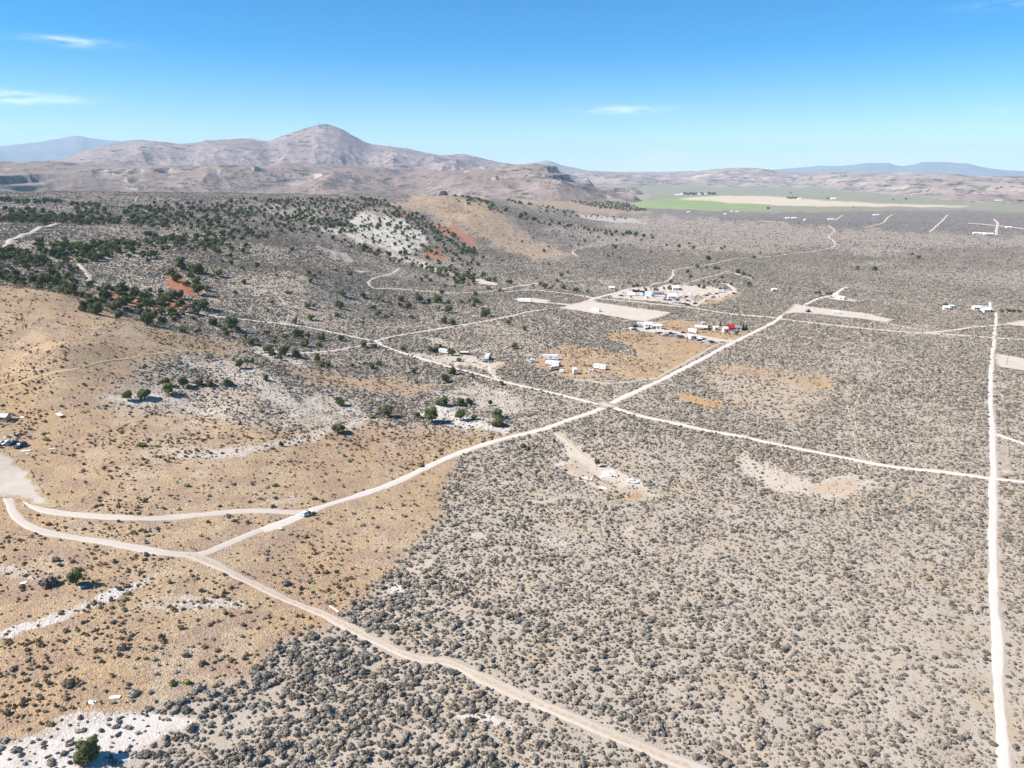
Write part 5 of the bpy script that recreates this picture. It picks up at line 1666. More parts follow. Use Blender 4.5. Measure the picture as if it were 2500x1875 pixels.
def conifer(u, v, w, h, label, group=None):
    e = place(u, v, 'conifer', label, 'tree', group)
    def mk():
        r = np.random.default_rng(900)
        n = 420
        t = r.uniform(.08, 1, n) ** .8; a = r.uniform(0, 6.28, n)
        rad_ = .5 * (1 - t) ** .8 * r.uniform(.7, 1.1, n) + .02
        p = np.stack([np.cos(a) * rad_, np.sin(a) * rad_, t], 1); nr = np.stack([np.cos(a), np.sin(a), 0 * a + .3], 1)
        V, F = cards(p, nr, .07, r, .6)
        C = MB().cyl((0, 0, .5), .1, .02)
        cone = [(math.cos(k * .785) * .36, math.sin(k * .785) * .36, .1) for k in range(8)] + [(0, 0, .95)]
        return mesh_from('conifer_crown', [(V, F, 0), (np.array(cone), [(k, (k + 1) % 8, 8) for k in range(8)], 0)], [M_CONIF])
    link('crown', cached('conif', mk), (0, 0, 0), u, (w, w, h), e)
    link('trunk', cached('contrunk', lambda: MB().cyl((0, 0, .09), .06, .26, 8).mesh('trunk', M_BARK)), (0, 0, 0), 0, (w, w, h), e)
    return e

# --- the white car at the road fork, its front passenger door open
hd, _ = heading(738, 1258, 766, 1247)
car = vehicle(752, 1256, 'suv', 'white', hd, 'white hatchback with open door stopped where the upper road meets the main road')
car.name = 'white_car'
M = CACHE[('suv', 'white')]
part(car, 'sunroof', MB().box(-.55, .2, -.42, .42, M['H'] + .004, M['H'] + .02).mesh('sunroof', GLASS))
dr_ = MB().box(0, 1.05, -.035, .035, .32, .98).box(.05, .10, -.03, .03, .98, 1.5).box(.10, .8, -.03, .03, 1.46, 1.52).box(.8, .87, -.03, .03, .98, 1.5)
dob = part(car, 'door', dr_.mesh('door', WHITEP), (.70, -M['w'] - .01, 0), -2.15 + .0, 'open front door')
part(dob, 'door_window', MB().box(.10, .80, -.012, .012, .98, 1.46).mesh('door_window', GLASS))
part(car, 'door_opening', MB().box(-.30, .72, -M['w'] - .012, -M['w'] + .02, .36, .96).mesh('door_opening', BLACKP))
post(775, 1262, .9, 'small pale marker post on the road edge just ahead of the white car', .05, col='offwhite')

# --- parked vehicles and shed at the left edge
ha, _ = heading(64, 1083, 36, 1094)
vehicle(50, 1091, 'suv', 'navy', ha, 'black car parked at the right end of the row at the left edge', sc=1.06)
vehicle(31, 1084, 'sedan', 'navy', ha, 'dark blue sedan parked just behind the black car at the left edge')
vehicle(17, 1083, 'sedan', 'white', ha, 'white sedan parked third from the right in the row at the left edge')
vehicle(3, 1084, 'sedan', 'silver', ha, 'silver sedan half cut off by the left edge of the picture')
heap(27, 1070, 3.6, 14, 'low heap of dark and white scrap behind the parked cars', 3, ('dark', 'dark', 'offwhite', 'metal'))
heap(49, 1064, 1.6, 4, 'small dark scrap heap behind the black car', 4, ('dark', 'brown'))
shed(11, 1026, rad(-3), 4.2, 3.4, 2.2, 'grey-brown cabin with a pale roof at the left edge', 'tan', 'offwhite', .22, 'cabin', 'cabin', False, 1)
sheet(55, 1019, 1.8, 1.5, .1, 'white square board lying right of the cabin')
sheet(63, 1101, 3.2, 1.2, .35, 'white panel on the ground in front of the black car')
sheet(128, 1096, 2.6, .7, .3, 'white panel lying apart to the right of the parked cars')
sheet(142, 1010, 9.0, 2.0, -.75, 'long pale concrete slab in the grass above the parked cars', 'concrete', 'concrete_slab', 'slab', .02)
sheet(67, 1108, 1.3, .9, .2, 'small pale board below the white panel by the black car', 'concrete')
post(25, 1115, 2.0, 'brown post on the pale lot below the black car', .12)
post(22, 922, 3.0, 'brown post on the yellow slope at the left edge', .14)
heap(4, 1036, .8, 3, 'small dark object in front of the cabin at the left edge', 6, ('dark',), 'junk_heap', 'junk heap', .7)

# --- boards and debris in the near grass
sheet(281, 1703, 2.3, .9, .15, 'larger white board lying in the bottom-left grass')
sheet(224, 1716, 1.7, .9, -.1, 'smaller white board left of the larger one in the bottom-left grass', tilt=.2)
sheet(379, 1629, 1.7, .9, .6, 'small pale board leaning in the middle of the bottom-left grass', 'concrete', tilt=.4)
sheet(201, 1434, 1.8, .9, .2, 'white board on the ground at the foot of the leaning juniper', tilt=.12)
sheet(815, 1487, 4.2, .45, -.7, 'long narrow white panel beside the two-track')
sheet(57, 1424, 1.6, 1.0, .4, 'white scrap sheet left of the leaning juniper')
sheet(684, 1294, .9, .8, .3, 'small white block beside the road left of the white car', th=.5)

# --- debris field beside the lone juniper
for (u, v, L, w, rz, lab) in ((1477, 1157, 2.6, 1.3, .1, 'white sheet at the top of the debris patch right of the lone juniper'),
                              (1489, 1162, 2.0, .9, -.3, 'white sheet just below the top one in the debris patch'),
                              (1470, 1164, 2.4, 1.6, .5, 'white sheet at the left of the debris patch, nearest the lone juniper'),
                              (1427, 1167, 2.6, 1.7, .1, 'white sheet apart on the reddish soil left of the debris patch'),
                              (1471, 1192, 3.2, 1.6, .1, 'large white sheet among the bushes below the debris patch')):
    sheet(u, v, L, w, rz, lab)
vehicle(1545, 1178, 'sedan', 'white', rad(-20), 'abandoned white car on white soil at the right end of the debris patch', 'car', None, True, 'abandoned_car')
heap(1444, 1172, 3.5, 16, 'litter of reddish and white scraps left of the debris patch', 8, ('brown', 'offwhite', 'tan', 'red'), piece=.6)
heap(1500, 1163, 2.4, 8, 'dark and white scraps in the debris patch', 9, ('dark', 'offwhite'), piece=.7)

# --- trailers along the junction road
h1, l1 = heading(1098, 864, 1072, 860)
trailer(1085, 862.5, h1, 8.2, 'white camper trailer tucked between the dark junipers', 'travel')
shed(1134, 865, heading(1126, 865, 1141, 866)[0], 5.2, 3.0, 1.7, 'low dark flat-roofed shed right of the trailer among the junipers', 'dark', 'concrete', cat='shed', flat=True, windows=0, door=False)
trailer(1190, 877.5, rad(-97), 7.0, 'white camper trailer seen end-on on the loop drive', 'travel', 2.6, 3.3)
# --- the group of trailers in the straw field
h2, _ = heading(1359, 878, 1328, 877)
trailer(1344, 878, h2, 10.5, 'white fifth-wheel camper, rearmost of the trailer group', 'fifth', 2.5, 3.4)
h3, _ = heading(1366, 894, 1334, 889)
trailer(1350, 892, h3, 10.0, 'long pale blue-white trailer in the middle of the trailer group', 'travel', 2.9, 3.0, 'offwhite', 'blue')
h4, _ = heading(1343, 903.5, 1365, 901)
trailer(1354, 903, h4, 6.6, 'rounded grey and white caravan at the front of the trailer group', 'round', 2.3, 2.7, 'silver')
trailer(1371, 910.5, rad(-10), 2.7, 'small white box trailer at the front right of the trailer group', 'box', 1.9, 2.3, cat='box trailer', name='box_trailer')
trailer(1403, 912.5, rad(95), 4.6, 'tall white box camper standing alone between the trailer group and the scrap', 'box', 2.4, 3.5, cat='box trailer', name='box_trailer')
h5, _ = heading(1450, 898, 1481, 903.5)
trailer(1466, 901, h5, 8.8, 'long white camper trailer right of the scrap pile in the straw field', 'travel', 2.5, 3.0)
trailer(1300, 885.5, rad(8), 3.2, 'small white box trailer at the left end of the trailer group', 'box', 2.1, 2.6, cat='box trailer', name='box_trailer')
vehicle(1295, 891, 'pickup', 'silver', rad(-25), 'pale pickup truck beside the small box trailer left of the trailer group')
heap(1436, 894, 2.8, 14, 'brown brush and scrap pile behind the one left of the long camper', 12, ('brown', 'brown', 'dark'))
heap(1443, 906, 4.0, 22, 'dark and white scrap pile left of the long white camper', 13, ('dark', 'offwhite', 'metal', 'brown'))
for (u, v, lab) in ((1420, 906, 'dark barrel between the tall box camper and the scrap pile'), (1431, 913, 'dark barrel in front of the scrap pile in the straw field')):
    o = link('barrel', MB().cyl((0, 0, .5), .32, 1.0, 12).mesh('barrel', COLORS['dark'], .03), G(u, v)); tag(o, lab, 'barrel')

# --- row of wrecks and the junk yard house
ROWC = [(1608, 815, 'sedan', 'black'), (1615, 816, 'suv', 'black'), (1620, 818, 'sedan', 'white'), (1627, 819.5, 'sedan', 'maroon'), (1639, 816, 'suv', 'black'), (1646, 818, 'sedan', 'black'),
        (1640, 822, 'pickup', 'silver'), (1653, 823, 'van', 'grey'), (1664, 825, 'van', 'maroon'), (1680, 827, 'suv', 'grey'), (1694, 827.5, 'van', 'black'), (1700, 830.5, 'pickup', 'silver'),
        (1711, 828.5, 'van', 'white'), (1708, 832, 'sedan', 'black'), (1721, 832, 'suv', 'black'), (1723, 834, 'sedan', 'white'), (1730, 834.5, 'sedan', 'silver'), (1739, 837, 'suv', 'black')]
cn = {'black': 'black', 'white': 'white', 'maroon': 'maroon', 'silver': 'silver', 'grey': 'grey'}
for k, (u, v, sh, c) in enumerate(sorted(ROWC)):
    vehicle(u, v, sh, c, rad(-18 + (k * 53) % 40 - 20 + (180 if k % 3 == 0 else 0)),
            '%s %s, %s from the left in the row of wrecks along the yard drive' % (cn[c], {'sedan': 'sedan', 'suv': 'off-roader', 'van': 'van', 'pickup': 'pickup'}[sh], ORD[k]), None, 'old vehicles parked in a row', True)
trailer(1687, 829, rad(100), 5.0, 'tall white box truck body in the row of old vehicles', 'box', 2.5, 3.6, cat='box trailer', name='box_trailer')
vehicle(1669, 814, 'sedan', 'black', rad(-12), 'black sedan alone on the upper side of the yard drive')
h6, _ = heading(1700, 813, 1682, 810)
trailer(1691, 812, h6, 7.5, 'white camper trailer above the yard drive, left of the white canopy', 'travel')
vehicle(1541, 805, 'van', 'white', rad(100), 'white van at the left end of the junk yard')
vehicle(1549, 806, 'pickup', 'black', rad(-8), 'dark pickup beside the white van at the left end of the junk yard')
vehicle(1553, 799, 'van', 'black', rad(20), 'black van behind the dark pickup at the junk yard')
vehicle(1562, 799, 'pickup', 'grey', rad(-10), 'grey pickup in front of the white trailer at the junk yard')
vehicle(1558, 810, 'sedan', 'grey', rad(-15), 'grey sedan on the lower edge of the junk yard')
vehicle(1570, 812, 'sedan', 'silver', rad(-15), 'silver sedan on the lower edge of the junk yard, right of the grey one')
trailer(1567, 796, rad(-6), 7.5, 'white trailer at the back left of the junk yard', 'travel')
shed(1583, 798, rad(-8), 6, 5.0, 2.7, 'white gabled house at the back of the junk yard', 'offwhite', 'offwhite', .3, 'house', 'house')
vehicle(1583, 804, 'pickup', 'black', rad(12), 'black pickup in front of the white gabled house')
vehicle(1593, 803, 'van', 'grey', rad(95), 'grey van right of the black pickup at the white gabled house')
shed(1604, 802, rad(-8), 6.5, 4, 2.6, 'white shed at the right of the junk yard', 'offwhite', 'offwhite', .2, 'shed', 'shed')
trailer(1605, 797, rad(-6), 6.0, 'pale green roofed trailer behind the white shed of the junk yard', 'round', 2.4, 2.8, 'green')
heap(1625, 805, 2.5, 10, 'brown scrap heap right of the white shed in the junk yard', 21, ('brown', 'dark'))
heap(1646, 801, 3.0, 10, 'brown brush heap in the straw above the yard drive', 22, ('brown', 'dark'))
heap(1528, 803, 3.0, 6, 'white scraps in the brush left of the junk yard', 23, ('offwhite', 'concrete'))
# barn yard
e = place(1712, 805, 'canopy', 'white open canopy on posts left of the dark ramp', 'canopy', None, rad(65))
part(e, 'roof', MB().prism([(-2.4, 2.6), (0, 3.5), (2.4, 2.6), (2.4, 2.7), (0, 3.62), (-2.4, 2.7)], -5, 5).mesh('roof', OFFW))
for sx in (-2.2, 2.2):
    for sy in (-4.7, 0, 4.7): part(e, 'post', MB().box(sx - .08, sx + .08, sy - .08, sy + .08, 0, 2.66).mesh('post', OFFW))
trailer(1717, 793, rad(10), 3.0, 'small white box trailer behind the white canopy', 'box', 2.2, 2.5, cat='box trailer', name='box_trailer')
e = place(1728, 803, 'ramp', 'dark slanted ramp of weathered boards beside the white canopy', 'ramp', None, heading(1722, 804, 1737, 799)[0])
for k in range(5):
    part(e, 'board', MB().add([(-4, -1.5 + k * .6, .1), (4, -1.5 + k * .6, 2.3), (4, -.95 + k * .6, 2.3), (-4, -.95 + k * .6, .1), (-4, -1.5 + k * .6, .22), (4, -1.5 + k * .6, 2.42), (4, -.95 + k * .6, 2.42), (-4, -.95 + k * .6, .22)],
         [(3, 2, 1, 0), (4, 5, 6, 7), (0, 1, 5, 4), (1, 2, 6, 5), (2, 3, 7, 6), (3, 0, 4, 7)]).mesh('board', COLORS['dark']))
for s in (-1.2, 1.2): part(e, 'post', MB().box(3.5, 3.7, s - .1, s + .1, -.1, 2.15).mesh('post', COLORS['brown']))
shed(1747, 805, rad(5), 3.2, 3.0, 2.4, 'small white shed between the dark ramp and the red barn', 'offwhite', 'offwhite', .2, windows=0)
shed(1771, 810, rad(5), 4.0, 4.0, 3.0, 'white shed with an open doorway left of the red barn', 'offwhite', 'concrete', .3, windows=1)
e = shed(1783, 810, rad(4), 4.6, 4.6, 4.0, 'small red barn with a red roof and a white lower front', 'red', 'red', .45, 'barn', 'barn', False, 0)
part(e, 'lower_front', MB().box(-2.28, 2.28, -2.36, -2.31, .06, 1.6).mesh('lower_front', OFFW)); part(e, 'trim_board', MB().box(-2.1, 2.1, -2.36, -2.31, 2.3, 2.55).mesh('trim_board', OFFW))
shed(1799, 806, rad(-4), 6.5, 4.0, 2.6, 'white house with a grey roof right of the red barn', 'offwhite', 'roofgrey', .3, 'house', 'house')
conifer(1807, 805.5, 2.4, 5.6, 'dark conifer closest to the grey-roofed white house'); conifer(1814, 806, 3.2, 5.2, 'dark conifer in the middle of three right of the white house'); conifer(1822, 806, 2.8, 4.4, 'dark conifer at the right end of three right of the white house')
conifer(1758, 796, 2.2, 3.6, 'small brown-green conifer behind the red barn yard')
for (u, v, w, lab) in ((1798, 818, 12, 'round dark tree on the lawn in front of the grey-roofed white house'), (1781, 817, 5, 'small green tree on the lawn in front of the red barn'), (1778, 799, 11, 'dark tree behind the left of the red barn'), (1791, 800, 11, 'dark tree behind the right of the red barn')):
    p = G(u, v); juniper(p, size_at(p, w), lab)

# --- sand pad trailers
h7, _ = heading(1264, 738, 1297, 740.5)
trailer(1281, 739, h7, 14.0, 'long white semi trailer on the sand strip', 'box', 2.6, 4.0, cat='semi trailer', name='semi_trailer', floor=1.15)
h8, _ = heading(1446, 760, 1465, 762.5)
trailer(1455, 761, h8, 7.8, 'white box trailer alone on the big sand pad', 'box', 2.5, 3.3, cat='box trailer', name='box_trailer')

# --- settlement
shed(1493, 707, rad(-3), 6.0, 4.5, 2.6, 'pale shed by itself left of the settlement lane', 'offwhite', 'offwhite', .2, windows=0)
e = place(1556, 714.5, 'shade_shelter', 'long dark shade shelter along the back of the settlement', 'shelter', None, heading(1539, 711.5, 1574, 716)[0])
part(e, 'roof', MB().box(-8, 8, -2, 2, 2.4, 2.55).mesh('roof', COLORS['dark']))
part(e, 'back_wall', MB().box(-7.9, 7.9, 1.75, 1.9, 0, 2.4).mesh('back_wall', COLORS['dark']))
for k in range(5): part(e, 'post', MB().box(-7.8 + k * 3.9 - .08, -7.8 + k * 3.9 + .08, -1.9, -1.74, 0, 2.4).mesh('post', COLORS['brown']))
trailer(1543, 721, heading(1533, 721, 1552, 722)[0], 8.5, 'white mobile home in front of the dark shade shelter', 'travel', 3.4, 3.0)
trailer(1563, 721.5, rad(-6), 5.5, 'white camper right of the mobile home in the settlement', 'travel')
vehicle(1571, 722, 'van', 'white', rad(20), 'white van left of the blue-roofed house')
shed(1586, 722.5, heading(1578, 722, 1594, 724)[0], 7.0, 5.5, 2.7, 'house with a pale blue roof in the settlement', 'offwhite', 'blue', .3, 'house', 'house')
shed(1580, 728, rad(0), 2.6, 2.4, 2.4, 'small white shed in front of the blue-roofed house', 'offwhite', 'offwhite', .2, windows=0)
shed(1607, 719, heading(1593, 718.5, 1620, 719)[0], 12.0, 5.5, 2.7, 'long house with a grey metal roof behind the blue-roofed house', 'grey', 'metal', .22, 'house', 'house', True, 3)
vehicle(1517, 723, 'pickup', 'black', rad(-12), 'black pickup at the left entrance of the settlement')
shed(1640, 729, rad(-4), 8, 6.0, 3.0, 'big white house in the middle of the settlement', 'offwhite', 'offwhite', .35, 'house', 'house', True, 3)
shed(1648, 708, rad(6), 7.0, 6.0, 3.0, 'white house behind the green trees of the settlement', 'offwhite', 'offwhite', .35, 'house', 'house')
SET_C = [(1624, 733, 'sedan', 'black'), (1626, 728, 'pickup', 'grey'), (1636, 734, 'suv', 'black'), (1650, 732, 'van', 'grey'), (1655, 734, 'sedan', 'black'), (1662, 727, 'pickup', 'silver'), (1668, 722, 'sedan', 'white'), (1676, 726, 'suv', 'black'),
         (1679, 735, 'sedan', 'black'), (1671, 743, 'pickup', 'black'), (1680, 745, 'suv', 'black'), (1660, 741, 'sedan', 'grey'), (1651, 740, 'sedan', 'grey'), (1698, 743, 'suv', 'black'), (1692, 731, 'sedan', 'silver'), (1700, 724, 'van', 'white'), (1686, 720, 'van', 'white')]
for k, (u, v, sh, c) in enumerate(sorted(SET_C)):
    vehicle(u, v, sh, c, rad((k * 71) % 90 - 45), '%s %s, %s from the left among the cars around the big white house' % (cn[c], {'sedan': 'sedan', 'suv': 'off-roader', 'van': 'van', 'pickup': 'pickup'}[sh], ORD[k]), None, 'vehicles around the settlement', True)
vehicle(1726, 722.5, 'suv', 'black', rad(10), 'black off-roader at the bend of the settlement driveway')
vehicle(1733, 718.5, 'suv', 'grey', rad(-5), 'grey car at the upper side of the settlement driveway')
vehicle(1750, 718, 'sedan', 'black', rad(-8), 'black sedan left of the white motorhome')
vehicle(1793, 718, 'suv', 'black', rad(-10), 'black car at the far right of the settlement driveway')
vehicle(1801, 710, 'sedan', 'grey', rad(0), 'grey sedan above the far right of the settlement driveway')
vehicle(1741, 726.5, 'pickup', 'grey', rad(25), 'dark pickup on the straw bank below the driveway')
trailer(1760, 714.5, rad(-4), 8.0, 'white motorhome in front of the dark bushes of the settlement', 'travel', name='motorhome', cat='motorhome')
for (u, v, n, s) in ((1552, 725, 8, 31), (1600, 728, 10, 32), (1612, 724, 8, 33), (1660, 733, 9, 34), (1672, 730, 9, 35), (1690, 738, 8, 36), (1712, 722, 6, 37), (1628, 721, 8, 38), (1528, 717, 8, 39)):
    heap(u, v, 3.5, n, 'scattered scrap heap in the settlement, %s' % {31: 'in front of the mobile home', 32: 'below the long grey house', 33: 'between the long grey house and the big white house', 34: 'right of the big white house', 35: 'near the middle of the car cluster', 36: 'above the driveway mouth', 37: 'left of the driveway bend', 38: 'behind the big white house', 39: 'behind the black pickup'}[s], s, ('dark', 'offwhite', 'metal', 'brown', 'offwhite'))
e = place(1723, 736, 'excavator', 'orange digger on the straw bank beside the driveway', 'digger', None, rad(20), sc=.8)
part(e, 'track', MB().box(-1.5, 1.5, -1.2, -.75, 0, .7).mesh('track', RUBBER, .1)); part(e, 'track', MB().box(-1.5, 1.5, .75, 1.2, 0, .7).mesh('track', RUBBER, .1))
part(e, 'cab', MB().box(-1.5, .9, -1.0, 1.0, .75, 1.6).box(-.2, .9, -.95, .1, 1.601, 2.6).mesh('cab', COLORS['orange']))
part(e, 'boom', MB().prism([(.9, 1.3), (3.0, 3.0), (4.3, 1.9), (4.2, 1.7), (3.0, 2.6), (1.0, 1.0)], .2, .5).mesh('boom', COLORS['orange'])); part(e, 'bucket', MB().prism([(3.9, 1.7), (4.5, 1.7), (4.4, .6), (3.8, .8)], 0, .7).mesh('bucket', COLORS['dark']))
for (u, v, w, lab) in ((1638, 692, 11, 'round dark tree on the brush above the settlement trees'), (1646, 705, 15, 'tallest green tree behind the settlement'), (1634, 708, 12, 'green tree left of the tallest one behind the settlement'),
                       (1621, 707, 8, 'narrow green tree standing left of the settlement trees'), (1598, 711, 9, 'left half of the low dark thicket behind the grey-roofed house'), (1605, 711, 9, 'right half of the low dark thicket behind the grey-roofed house'), (1589, 708, 5, 'small tree left of the low thicket'),
                       (1577, 711, 10, 'dark tree at the right end of the shade shelter'), (1573, 706, 7, 'small dark tree above the right end of the shade shelter'), (1555, 701, 11, 'large dark juniper above the settlement, right of its pair'), (1546, 701, 8, 'dark juniper above the settlement, left of its pair'),
                       (1543, 694, 6, 'small juniper in the brush above the pair'), (1535, 694, 8, 'juniper at the upper left of the pair above the settlement'), (1559, 709, 5, 'small bushy tree left of the dark tree by the shelter'), (1504, 711, 5, 'dark bush beside the pale shed'), (1540, 727, 6, 'brown bush in front of the mobile home'),
                       (1706, 702, 10, 'dark tree at the left of the bushes by the driveway'), (1718, 705, 11, 'dark tree below the left one by the driveway'), (1729, 694, 8, 'round tree on the upper brush bank'), (1717, 690, 9, 'round tree left of the one on the upper brush bank'), (1743, 692, 10, 'dark tree at the left end of the brush bank row'), (1755, 693, 9, 'dark tree in the middle of the brush bank row'),
                       (1768, 692, 7, 'dark tree toward the right of the brush bank row'), (1785, 697, 9, 'dark tree at the right end of the brush bank row'), (1750, 698, 6, 'small round tree below the brush bank row'), (1758, 708, 9, 'dark tree left behind the motorhome'), (1769, 709, 9, 'dark tree right behind the motorhome'), (1661, 709, 8, 'dark tree right of the white house behind the trees'),
                       (1746, 658, 10, 'left one of two dark trees on the hill track'), (1754, 658, 9, 'right one of two dark trees on the hill track'), (1702, 657, 14, 'long dark thicket left on the hill track'), (1725, 656, 10, 'dark thicket between the long one and the two trees'), (1815, 674, 12, 'dark tree on the track right of the loop'), (1830, 677, 10, 'dark tree at the far right of the loop track'), (1838, 682, 7, 'small dark tree below the far right of the loop track')):
    p = G(u, v); juniper(p, size_at(p, w), lab, 'trees of the settlement')

# --- houses further right
h9, _ = heading(2043, 729, 2063, 732)
shed(2053, 731, h9, 8.0, 4.5, 2.7, 'white flat-roofed house on the pale clearing at the end of the main road', 'offwhite', 'offwhite', .15, 'house', 'house', True, 3)
shed(2041, 724, h9, 4.5, 3.5, 2.6, 'small white outbuilding behind the flat-roofed house', 'offwhite', 'offwhite', .2, windows=0)
for (u, v, w, lab) in ((1992, 718, 11, 'left half of the dark thicket left of the road to the white house'), (2000, 718, 11, 'right half of the dark thicket left of the road to the white house'), (2018, 719, 11, 'dark tree left half, beside the road to the white house'), (2026, 720, 12, 'dark tree right half, beside the road to the white house'),
                       (2006, 724, 7, 'round tree at the bend of the road to the white house'), (2088, 722, 8, 'small dark tree right of the flat-roofed white house'), (1928, 706, 8, 'round tree in the brush left of the main road end, upper'), (1927, 712, 7, 'round tree in the brush left of the main road end, lower'), (1914, 711, 7, 'low tree left of the pair by the main road end'), (1886, 708, 7, 'low tree beside the white hut in the brush'),
                       (2308, 749, 16, 'long dark thicket left behind the white bungalow'), (2324, 750, 13, 'dark thicket right behind the white bungalow'), (2417, 761, 13, 'round tree right of the white farmhouse'), (2392, 763, 9, 'low tree left of the white farmhouse'), (2444, 761, 13, 'first low bush tree right of the straight road'), (2460, 761, 12, 'second low bush tree right of the straight road'), (2474, 762, 12, 'third low bush tree right of the straight road'), (2487, 763, 13, 'fourth low bush tree right of the straight road')):
    p = G(u, v); juniper(p, size_at(p, w), lab, 'trees by the outlying houses', False, .7)
shed(1889, 711, rad(0), 5, 3.5, 2.4, 'white hut in the brush left of the main road end', 'offwhite', 'offwhite', .2, windows=0)
shed(2309, 756, rad(-8), 4.8, 4, 2.5, 'white bungalow in front of the long dark thicket', 'offwhite', 'offwhite', .3, 'house', 'house', True, 2)
shed(2322, 752, rad(-5), 4, 3, 2.4, 'small white shed right of the bungalow', 'offwhite', 'offwhite', .2, windows=0)
shed(2383, 756, rad(-4), 6.2, 4.5, 2.6, 'white house left of the farmhouse by the straight road', 'offwhite', 'offwhite', .25, 'house', 'house', True, 3)
shed(2402, 754, rad(0), 7, 3.2, 2.4, 'long open-fronted shed with a dark roof behind the white farmhouse', 'dark', 'concrete', .0, 'shed', 'shed', False, 0, True, True)
shed(2405, 762, rad(8), 6.4, 5, 2.7, 'white farmhouse beside the straight road', 'offwhite', 'offwhite', .35, 'house', 'house', True, 2)
e = place(1974, 763, 'tractor', 'dark backhoe tractor on the right sand pad', 'tractor', None, rad(15), sc=1.0)
part(e, 'body', MB().box(-1.6, 1.7, -.6, .6, .7, 1.5).mesh('body', COLORS['dark'])); part(e, 'cab', MB().box(-.9, .5, -.75, .75, 1.504, 2.9).mesh('cab', GLASS))
for sx, r_ in ((-1.1, .75), (1.3, .5)):
    for s in (-1, 1): part(e, 'wheel', MB().cyl((sx, s * .95, r_), r_, .4, 14, 'y').mesh('wheel', RUBBER))
part(e, 'digging_arm', MB().prism([(-1.6, 1.4), (-2.6, 3.0), (-3.6, 1.0), (-3.4, .9), (-2.6, 2.6), (-1.7, 1.2)], -.15, .15).mesh('digging_arm', COLORS['dark'])); part(e, 'loader_bucket', MB().prism([(2.0, .2), (2.8, .1), (2.7, .3), (2.1, 1.0)], -1.0, 1.0).mesh('loader_bucket', COLORS['dark']))
heap(1983, 764, 1.6, 6, 'dark scrap beside the backhoe tractor', 41, ('dark', 'metal'))
trailer(2041, 767, rad(-6), 6.0, 'white box trailer on the right sand pad', 'box', 2.4, 2.8, cat='box trailer', name='box_trailer')
e = place(2111, 775, 'stand_pipe', 'thin dark pole on a low base on the right sand pad', 'pole')
part(e, 'base', MB().box(-1.6, 1.6, -.8, .8, 0, .35).mesh('base', COLORS['dark'])); part(e, 'pole', MB().cyl((.6, 0, 2.2), .1, 3.8, 8).mesh('pole', COLORS['dark']))
e = place(2457, 892, 'utility_pole', 'grey pole standing on the sand pad right of the straight road', 'pole')
part(e, 'pole', MB().cyl((0, 0, 4.0), .12, 8.4, 8).mesh('pole', COLORS['brown'])); part(e, 'cross_arm', MB().box(-.9, .9, -.06, .06, 7.4, 7.55).mesh('cross_arm', COLORS['brown']))

# --- far farms on the plain, and huts in the grey brush
def far_building(u, v, L, w, h, label, roof='offwhite', wall='offwhite'):
    e = place(u, v, 'farm_building', label, 'building', 'far farm buildings', rad(-5), .3)
    part(e, 'wall', MB().box(-L / 2, L / 2, -w / 2, w / 2, 0, h).mesh('wall', COLORS[wall]))
    part(e, 'roof', MB().prism([(-w / 2 - .4, h - .1), (0, h + w * .25), (w / 2 + .4, h - .1)], -L / 2 - .4, L / 2 + .4, 'x').mesh('roof', COLORS[roof]))
for (u, v, L, lab) in ((1656, 477, 60, 'long low white barn left of the far tree row'), (1665, 475.5, 26, 'white farm building at the left of the far tree row'), (1708, 476, 30, 'pale farm building in the middle of the far tree row'), (1721, 475.5, 24, 'pale farm building at the right of the far tree row'),
                       (1951, 487, 26, 'pale farm building beside the far tree clump left of the pale blue field'), (2034, 487, 40, 'long white farm building beside the pale blue field'), (2437, 492.5, 60, 'pale farm building under the far trees at the right edge')):
    far_building(u, v, L * .6, 12, 5, lab)
for (u, v, L, lab) in ((1680, 519, 14, 'white hut in the far grey brush, leftmost'), (1770, 524, 12, 'white hut in the far grey brush, second from left'), (1786, 518, 10, 'white hut in the far grey brush, left of a pair'), (1800, 518, 16, 'white hut in the far grey brush, right of a pair'), (1922, 534, 18, 'white hut in the far grey brush at the left of the hut row'), (1938, 534, 20, 'white hut in the far grey brush at the right of the hut row'),
                       (1964, 538.5, 9, 'small white hut right of the hut row in the grey brush'), (2028, 537, 24, 'white house at the foot of the far track by the wheat'), (2138, 526, 26, 'white houses left of the middle far track'), (2382, 571, 18, 'white hut at the left end of the far right row'), (2398, 572, 20, 'white hut in the middle of the far right row'), (2413, 573, 30, 'long white shed in the far right row'), (2462, 556.5, 20, 'white hut on the far straight road')):
    far_building(u, v, L * .6, 6, 2.6, lab)
def far_tree(u, v, w, label, tall=.8):
    p = G(u, v); juniper(p, size_at(p, w), label, 'trees of the far farms', False, tall)
for k, u in enumerate((1669, 1674, 1680, 1685, 1690, 1694, 1699, 1711, 1716, 1730, 1735, 1740, 1745)):
    far_tree(u, 475.5 + (k % 3) * .5, 7, 'dark farm tree, %s from the left in the far tree row' % ORD[k], 1.1)
for k, u in enumerate((1923, 1930, 1936, 1942, 1948)): far_tree(u, 486, 8, 'dark farm tree, %s from the left in the clump before the pale blue field' % ORD[k])
for k, u in enumerate((2020, 2026)): far_tree(u, 486.5, 6, 'dark farm tree, %s from the left beside the long white farm building' % ORD[k])
for k, u in enumerate((2407, 2413, 2419, 2430, 2436, 2442, 2448)): far_tree(u, 490, 9, 'dark farm tree, %s from the left in the far row near the right edge' % ORD[k])
for k, u in enumerate((2487, 2494, 2500)): far_tree(u, 494, 9, 'dark farm tree, %s from the left in the far row at the right edge' % ORD[k])
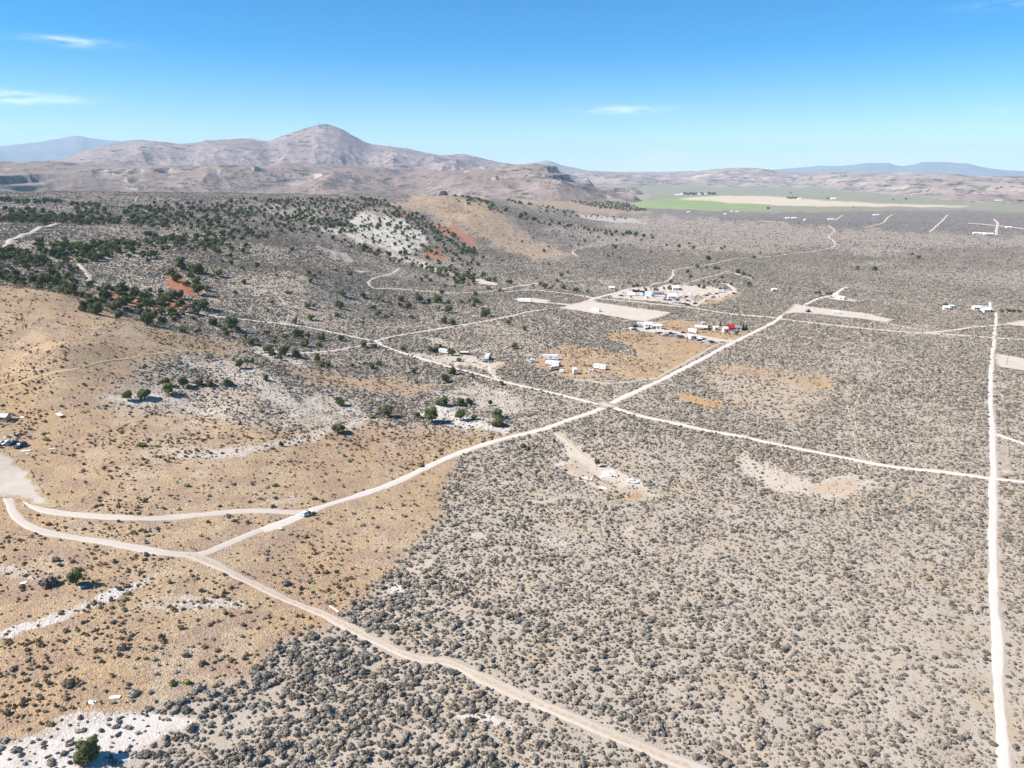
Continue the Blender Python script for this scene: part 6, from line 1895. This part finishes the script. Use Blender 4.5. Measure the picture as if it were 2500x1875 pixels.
for (u, v, w, lab) in ((1875, 511, 9, 'lone round tree on the edge of the green field'), (2211, 488, 7, 'dark tree right of the pale blue field'), (2180, 489, 5, 'small tree below the pale blue field'), (2083, 507, 4, 'tiny tree on the edge of the far grey brush'), (1931, 473, 6, 'lone tree under the far hills')):
    far_tree(u, v, w, lab)

# --- mast on the peak
d = ray(778, 305); dd = 7600 / math.hypot(d[0], d[1])
pk = Vector((d[0] * dd, d[1] * dd, H0 + d[2] * dd - 12))
e = bpy.data.objects.new('radio_mast', None); COL.objects.link(e); e.location = pk
tag(e, 'thin radio mast on the summit of the lavender mountain', 'mast')
me = MB()
for s in ((-1, -1), (1, -1), (1, 1), (-1, 1)): me.box(s[0] * 1.6 - .3, s[0] * 1.6 + .3, s[1] * 1.6 - .3, s[1] * 1.6 + .3, 0, 40)
part(e, 'tower', me.mesh('tower', COLORS['dark']))
m2 = MB()
for z in range(2, 40, 4): m2.box(-1.55, 1.55, -1.55, 1.55, z, z + .5)
part(e, 'bracing', m2.mesh('bracing', COLORS['dark']))
part(e, 'equipment_hut', MB().box(8, 22, -5, 5, 0, 14).mesh('equipment_hut', COLORS['offwhite']))

# --- outcrop on the skyline of the middle hills; near-black colour paints its shade
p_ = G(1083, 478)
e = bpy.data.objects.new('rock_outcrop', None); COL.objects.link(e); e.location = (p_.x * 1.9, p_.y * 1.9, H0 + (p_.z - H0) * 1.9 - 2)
tag(e, 'rock outcrop with shade painted dark on the skyline left of the round tan hill', 'rock')
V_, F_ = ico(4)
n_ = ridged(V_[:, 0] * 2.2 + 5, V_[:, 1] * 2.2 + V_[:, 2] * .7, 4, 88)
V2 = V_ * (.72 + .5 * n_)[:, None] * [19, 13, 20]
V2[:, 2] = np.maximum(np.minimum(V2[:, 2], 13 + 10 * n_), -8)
part(e, 'rock', mesh_from('rock', [(V2, F_, 0)], [paint('shaded_rock', (.05, .048, .055), .95, .05, wear=.3, scale=.4)]))

# ------------------------------------------------------------------ haze
def make_haze(dens=4.2e-5):
    bm = bmesh.new()
    x0, x1, y0, y1, z0, z1 = -34000, 34000, -1500, 34000, -16, 1250
    vs = [bm.verts.new(p) for p in ((x0,y0,z0),(x1,y0,z0),(x1,y1,z0),(x0,y1,z0),(x0,y0,z1),(x1,y0,z1),(x1,y1,z1),(x0,y1,z1))]
    for f in ((3,2,1,0),(4,5,6,7),(0,1,5,4),(1,2,6,5),(2,3,7,6),(3,0,4,7)):
        bm.faces.new([vs[i] for i in f])
    me = bpy.data.meshes.new('haze'); bm.to_mesh(me); bm.free()
    o = bpy.data.objects.new('haze', me); COL.objects.link(o)
    m = bpy.data.materials.new('haze_air'); m.use_nodes = True
    nt = m.node_tree; nt.nodes.clear()
    out = nt.nodes.new('ShaderNodeOutputMaterial')
    pv = nt.nodes.new('ShaderNodeVolumePrincipled')
    pv.inputs['Color'].default_value = (.56, .80, 1.0, 1)
    pv.inputs['Density'].default_value = dens
    pv.inputs['Anisotropy'].default_value = 0.0
    nt.links.new(pv.outputs[0], out.inputs['Volume'])
    me.materials.append(m)
    o['kind'] = 'stuff'; o['label'] = 'thin blue air between the camera and the far mountains'
make_haze()
